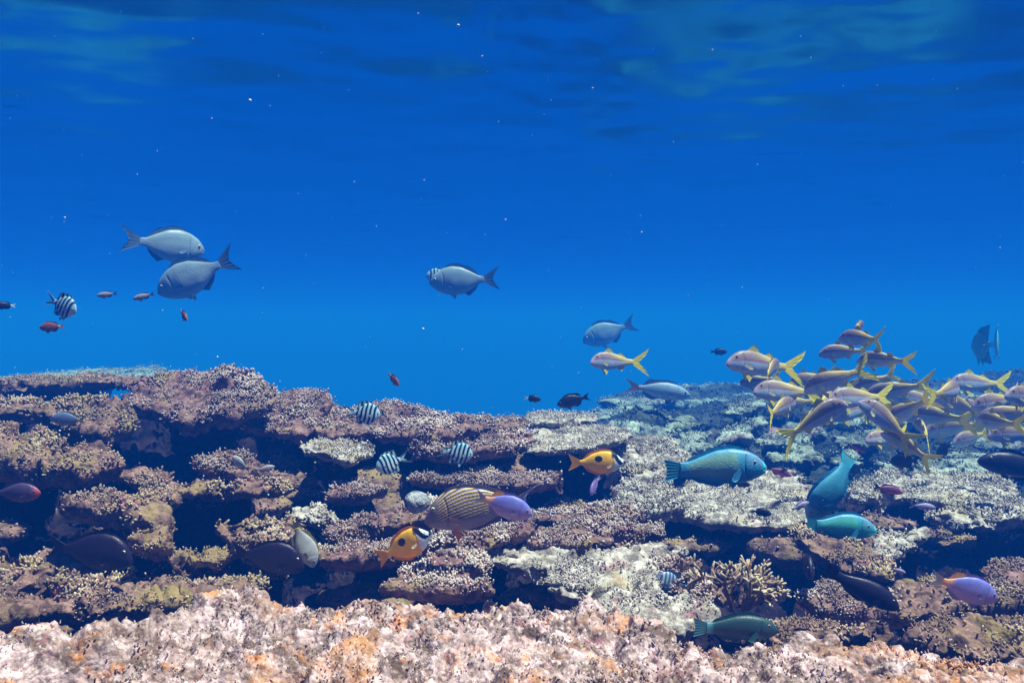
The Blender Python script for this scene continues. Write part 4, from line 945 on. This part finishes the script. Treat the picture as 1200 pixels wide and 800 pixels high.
GO = [
 ('goatR', 725, 424, 64, 183, -4, 3.7, 'Lone pink-backed fish with yellow tail, away to the left of the school'),
 ('goat', 898, 428, 92, 180, -2, 3.3, 'Yellow-tailed fish leading the school at its upper left'),
 ('goatL', 902, 434, 54, 40, 16, 3.0, 'Small yellow-tailed fish turned away, crossing below the leading fish'),
 ('goatR', 925, 459, 76, 180, 0, 3.4, 'Yellow-tailed fish facing left just under the leading fish'),
 ('goatL', 912, 479, 62, 52, 14, 2.9, 'Yellow-tailed fish turned away with its tail nearest at the school left edge'),
 ('goatL', 949, 494, 92, 0, 20, 2.7, 'Diagonal yellow-tailed fish facing up right at the lower left of the school'),
 ('goatR', 1012, 397, 60, 118, 4, 3.1, 'Yellow-tailed fish at the very top of the school, turned away'),
 ('goatR', 1040, 422, 60, 142, -10, 3.2, 'Yellow-tailed fish at the upper right shoulder of the school'),
 ('goat', 992, 412, 58, 190, 4, 3.8, 'Purple-grey yellow-tailed fish just below the topmost fish of the school'),
 ('goat', 953, 443, 50, 160, -14, 3.6, 'Dim yellow-tailed fish whose tail touches the leading fish'),
 ('goatL', 983, 443, 76, 160, -14, 3.1, 'Broad greyish yellow-tailed fish, second row of the school centre'),
 ('goat', 975, 458, 60, 182, 2, 3.9, 'Faint yellow-tailed fish behind the broad greyish one'),
 ('goat', 1055, 456, 74, 182, -6, 3.8, 'Pale slim yellow-tailed fish facing left, upper right of the school centre'),
 ('goatR', 1108, 459, 62, 30, 2, 3.0, 'Yellow-tailed fish facing right with bright tail edge-on at its left'),
 ('goat', 1150, 449, 70, 182, -4, 4.2, 'Dim bluish yellow-tailed fish under the two blue disc fish'),
 ('goatL', 1172, 470, 70, 178, 4, 3.4, 'Reddish-backed yellow-tailed fish near the right edge'),
 ('goat', 1210, 466, 76, 184, 2, 3.1, 'Red-backed yellow-tailed fish cut by the right edge'),
 ('goatR', 1066, 479, 66, 128, -30, 3.3, 'Yellow-tailed fish with drooping tail in the school middle'),
 ('goatL', 1042, 496, 74, 160, 35, 2.75, 'Pink-sided yellow-tailed fish head up, facing left in the lower school'),
 ('goat', 1040, 512, 56, 180, 4, 2.9, 'Dusky yellow-tailed fish crossing below the pink-sided one'),
 ('goatR', 1066, 524, 62, 150, 42, 2.8, 'Yellow-tailed fish pointing steeply up left, lowest of the school'),
 ('goat', 1100, 488, 84, 182, 2, 3.9, 'Long pale blue yellow-tailed fish in the right half of the school'),
 ('goatL', 1172, 495, 66, 108, 10, 2.9, 'Yellow-tailed fish turned away, tail hanging, near the lower right of the school'),
 ('goat', 1195, 508, 70, 175, -6, 3.6, 'Faint yellow-tailed fish above the big navy fish at right'),
 ('goat', 1010, 466, 80, 182, -6, 3.7, 'Slim yellow-tailed fish directly above the diagonal fish'),
 ('goat', 935, 472, 56, 184, -4, 4.1, 'Faint bluish yellow-tailed fish under the second fish at the school left'),
 ('goatR', 1120, 500, 76, 180, -3, 4.3, 'Very faint yellow-tailed fish lowest in the right of the school'),
 ('goat', 1005, 480, 70, 182, 0, 4.1, 'Faint yellow-tailed fish behind the head of the diagonal fish'),
 ('goatL', 1085, 470, 56, 184, 4, 4.4, 'Very faint yellow-tailed fish left of the edge-on bright tail'),
 ('goatR', 1150, 482, 60, 176, 4, 4.3, 'Very faint yellow-tailed fish between the reddish-backed one and the hanging tail'),
 ('goat', 1140, 512, 60, 184, 0, 4.0, 'Faint yellow-tailed fish left of the hanging tail, just over the teal plate'),
 ('goatL', 1003, 388, 46, 70, 30, 3.4, 'Small yellow-tailed fish turned away, tucked behind the topmost fish of the school'),
 ('goatR', 968, 470, 62, 60, -8, 3.5, 'Yellow-tailed fish turned away under the broad greyish one'),
 ('goatB', 1128, 476, 66, 178, 8, 3.6, 'Bluish yellow-tailed fish beneath the fish with the bright edge-on tail'),
 ('goatB', 1025, 447, 60, 170, -12, 4.0, 'Faint curved yellow-tailed fish below the upper right shoulder fish'),
 ('goatL', 1186, 484, 72, 186, -8, 3.2, 'Yellow-tailed fish slanting down left at the right edge of the school'),
 ('goatR', 1084, 505, 58, 75, 24, 3.4, 'Yellow-tailed fish turned away beside the pink-sided one'),
 ('goatB', 893, 446, 48, 172, -4, 3.9, 'Faint yellow-tailed fish hidden behind the two leading fish'),
]
NAMES = {'goat': ('goatfish', 'fish'), 'chub': ('chub', 'fish'), 'serg': ('sergeant_fish', 'fish'), 'rabbit': ('rabbitfish', 'fish'), 'surg': ('surgeonfish', 'fish'), 'parrot': ('parrotfish', 'fish'),
         'violet': ('damselfish', 'fish'), 'angel': ('angelfish', 'fish'), 'darksurg': ('surgeonfish', 'fish'), 'darklong': ('wrasse', 'fish'), 'green': ('wrasse', 'fish'), 'grey': ('reef_fish', 'fish')}
for row in FISH + [g + (YG,) for g in GO]:
    spn, px, py, Lp, yaw, pit, D, lab, grp = row
    if spn not in MESH:
        s_, b_, nu, nv = SP[spn]
        MESH[spn] = fish_mesh('fish_body', deep(s_, DEEP.get(spn, 1.25)), b_, nu, nv)
    nm = next((v for k, v in NAMES.items() if spn == k), None) or next((v for k, v in NAMES.items() if spn.startswith(k) and k not in ('angel',)), ('damselfish', 'fish'))
    o = link(nm[0], MESH[spn])
    if spn.startswith('goat') and grp == YG: Lp *= 1.12; D *= 1.15; pit += (px * 13 + py * 7) % 25 - 12; yaw += (px * 7 + py * 17) % 41 - 20
    o.location = P(px, py, D)
    sc_ = Lp * D / F
    o.scale = (sc_, sc_, sc_)
    o.rotation_euler = (R(((px * 37 + py * 11) % 31 - 15) if spn.startswith('goat') else 0), R(-pit), R(yaw))
    tag(o, lab[0].lower() + lab[1:], nm[1], grp)

# ------------------------------------------------------------------ water surface overhead
n = 520
gx = np.linspace(-1, 1, n); gx = np.sign(gx) * np.abs(gx) ** 2.6 * 125; gy = -2 + 168 * np.linspace(0, 1, 620) ** 2.8
XX, YY = np.meshgrid(gx, gy, indexing='ij'); W = np.stack([XX.ravel(), YY.ravel(), np.zeros(XX.size)], 1)
z = fbm(W * [1, 1.6, 1], .9, 5, 303, .6) * .038 + (1 - np.abs(fbm(W * [1, 1.5, 1], 3.0, 3, 310))) * .02
W[:, 2] = 1.38 + z
i = np.arange(n - 1)[:, None] * 620; j = np.arange(619)[None]
Q = np.stack([i + j, i + j + 1, i + 620 + j + 1, i + 620 + j], -1).reshape(-1, 4)
mw = bpy.data.materials.new('rippled water surface'); mw.use_nodes = True
t = mw.node_tree; t.nodes.clear()
o_ = t.nodes.new('ShaderNodeOutputMaterial'); gl = t.nodes.new('ShaderNodeBsdfGlossy'); tp = t.nodes.new('ShaderNodeBsdfTransparent'); mx = t.nodes.new('ShaderNodeMixShader')
gl.inputs['Roughness'].default_value = .18; gl.inputs['Color'].default_value = (.05, .42, .72, 1); tp.inputs[0].default_value = (.93, .98, 1, 1)
lw = t.nodes.new('ShaderNodeLayerWeight'); lw.inputs[0].default_value = .5
t.links.new(mrange(t, lw.outputs['Facing'], .22, .36), mx.inputs[0]); t.links.new(tp.outputs[0], mx.inputs[1]); t.links.new(gl.outputs[0], mx.inputs[2]); t.links.new(mx.outputs[0], o_.inputs[0])
tag(link('water_surface', mesh_from('water_surface', W, [Q], [mw])), kind='structure')

# ------------------------------------------------------------------ drifting specks
rng = np.random.default_rng(8)
V = []; TR = []
phi = (1 + 5 ** .5) / 2
ico = np.array([(-1, phi, 0), (1, phi, 0), (-1, -phi, 0), (1, -phi, 0), (0, -1, phi), (0, 1, phi), (0, -1, -phi), (0, 1, -phi), (phi, 0, -1), (phi, 0, 1), (-phi, 0, -1), (-phi, 0, 1)]) / 1.9
icf = np.array([(0, 11, 5), (0, 5, 1), (0, 1, 7), (0, 7, 10), (0, 10, 11), (1, 5, 9), (5, 11, 4), (11, 10, 2), (10, 7, 6), (7, 1, 8), (3, 9, 4), (3, 4, 2), (3, 2, 6), (3, 6, 8), (3, 8, 9), (4, 9, 5), (2, 4, 11), (6, 2, 10), (8, 6, 7), (9, 8, 1)])
spk = [(293, 118, 1.0, .0022), (537, 30, 1.1, .0018), (565, 66, 1.3, .0018), (490, 16, 1.3, .0018), (497, 211, 1.8, .0022), (752, 272, 1.6, .002), (76, 255, 1.6, .002), (1172, 290, 1.7, .002)]
for _ in range(230): spk.append((rng.uniform(0, 1200), rng.uniform(0, 620), rng.uniform(.8, 4.2), rng.uniform(.0005, .0014)))
for k, (px, py, D, r) in enumerate(spk):
    V.append(P(px, py, D) + ico * r * rng.uniform(.6, 1.3, 3)); TR.append(icf + 12 * k)
mp = mat_new('pale drifting speck'); mp[2].inputs['Base Color'].default_value = (.55, .62, .65, 1)
tag(link('suspended_specks', mesh_from('suspended_specks', np.concatenate(V), [np.concatenate(TR)], [mp[0]])), 'tiny pale specks drifting through the blue water', 'specks', kind='stuff')

# ------------------------------------------------------------------ the water itself
bpy.ops.mesh.primitive_cube_add(size=1)
hz = bpy.context.object; hz.name = 'haze'; hz.data.name = 'haze'
x0, x1, y0, y1, z0, z1 = -130, 130, -4, 170, -14, 1.75
hz.location = ((x0 + x1) / 2, (y0 + y1) / 2, (z0 + z1) / 2); hz.scale = (x1 - x0, y1 - y0, z1 - z0)
mh = bpy.data.materials.new('blue water haze'); mh.use_nodes = True
t = mh.node_tree; t.nodes.clear()
o_ = t.nodes.new('ShaderNodeOutputMaterial'); pv = t.nodes.new('ShaderNodeVolumePrincipled')
pv.inputs['Color'].default_value = (.003, .060, .325, 1); pv.inputs['Density'].default_value = .155; pv.inputs['Anisotropy'].default_value = 0.0
pv.inputs['Absorption Color'].default_value = (.26, .64, .66, 1)
t.links.new(pv.outputs[0], o_.inputs['Volume']); hz.data.materials.append(mh)
tag(hz, 'blue seawater haze filling the view', 'water', kind='stuff')

# low crumbly coral growth filling the crevices between the ledges
rng = np.random.default_rng(77)
nu, nv = 40, 22
a_, b_ = np.meshgrid(np.linspace(0, 2 * np.pi, nu, endpoint=False), np.linspace(.03, np.pi - .03, nv))
dd = np.stack([np.sin(b_) * np.cos(a_), np.sin(b_) * np.sin(a_), np.cos(b_)], -1).reshape(-1, 3)
i = np.arange(nv - 1)[:, None] * nu; j = np.arange(nu)[None]
q0 = np.stack([i + j, i + nu + j, i + nu + (j + 1) % nu, i + (j + 1) % nu], -1).reshape(-1, 4)
for (nm, lab, num, mt, dlo, dhi, xlo, xhi) in (('crevice_coral', 'low crumbly brown coral growth in the crevices between ledges', 130, 'moss', 1.75, 3.7, -.68, .68), ('distant_coral_growth', 'hazy low coral growth scattered over the distant reef', 170, 'farshade', 4.3, 11.5, .06, .75)):
    FV = []; T = []; QL = []; TL = []; off = 0
    for k in range(num):
        D = dlo * (dhi / dlo) ** rng.random(); x = rng.uniform(xlo, xhi) * D
        r = rng.uniform(.035, .11) * (D / 2.6) ** .9
        c = np.array([x, D, base_at(x, D) + rng.uniform(.0, .07) * (1 if D < 4 else 1.5)])
        v = c + dd * r * np.array([rng.uniform(1.0, 2.2), 1, rng.uniform(.28, .6)])
        w = worley(v, 30 / (D / 2.6), 5)
        v = v + dd * (fbm(v, 9 / (D / 2.6), 4, k, .65) * .5 * r + (.5 - w) * .012 * D / 2.6)[:, None]
        FV.append(v); T.append(np.clip(.4 - w, 0, 1)); QL.append(q0 + off); off += len(v)
        nf = int(rng.uniform(60, 260))
        idx = rng.integers(0, len(v) // 2, nf); ln = rng.uniform(.4, 1.5, nf) * .0065 * D / 2.4
        fv, ft, fq, ftr = fingers(v[idx], dd[idx], ln, ln * rng.uniform(.3, .5, nf), rng)
        FV.append(fv); T.append(ft); QL.append(fq + off); TL.append(ftr + off); off += len(fv)
    me = mesh_from(nm, np.concatenate(FV), QL + TL, [M[mt]], tip=np.concatenate(T))
    tag(link(nm, me), lab, 'coral', kind='stuff')
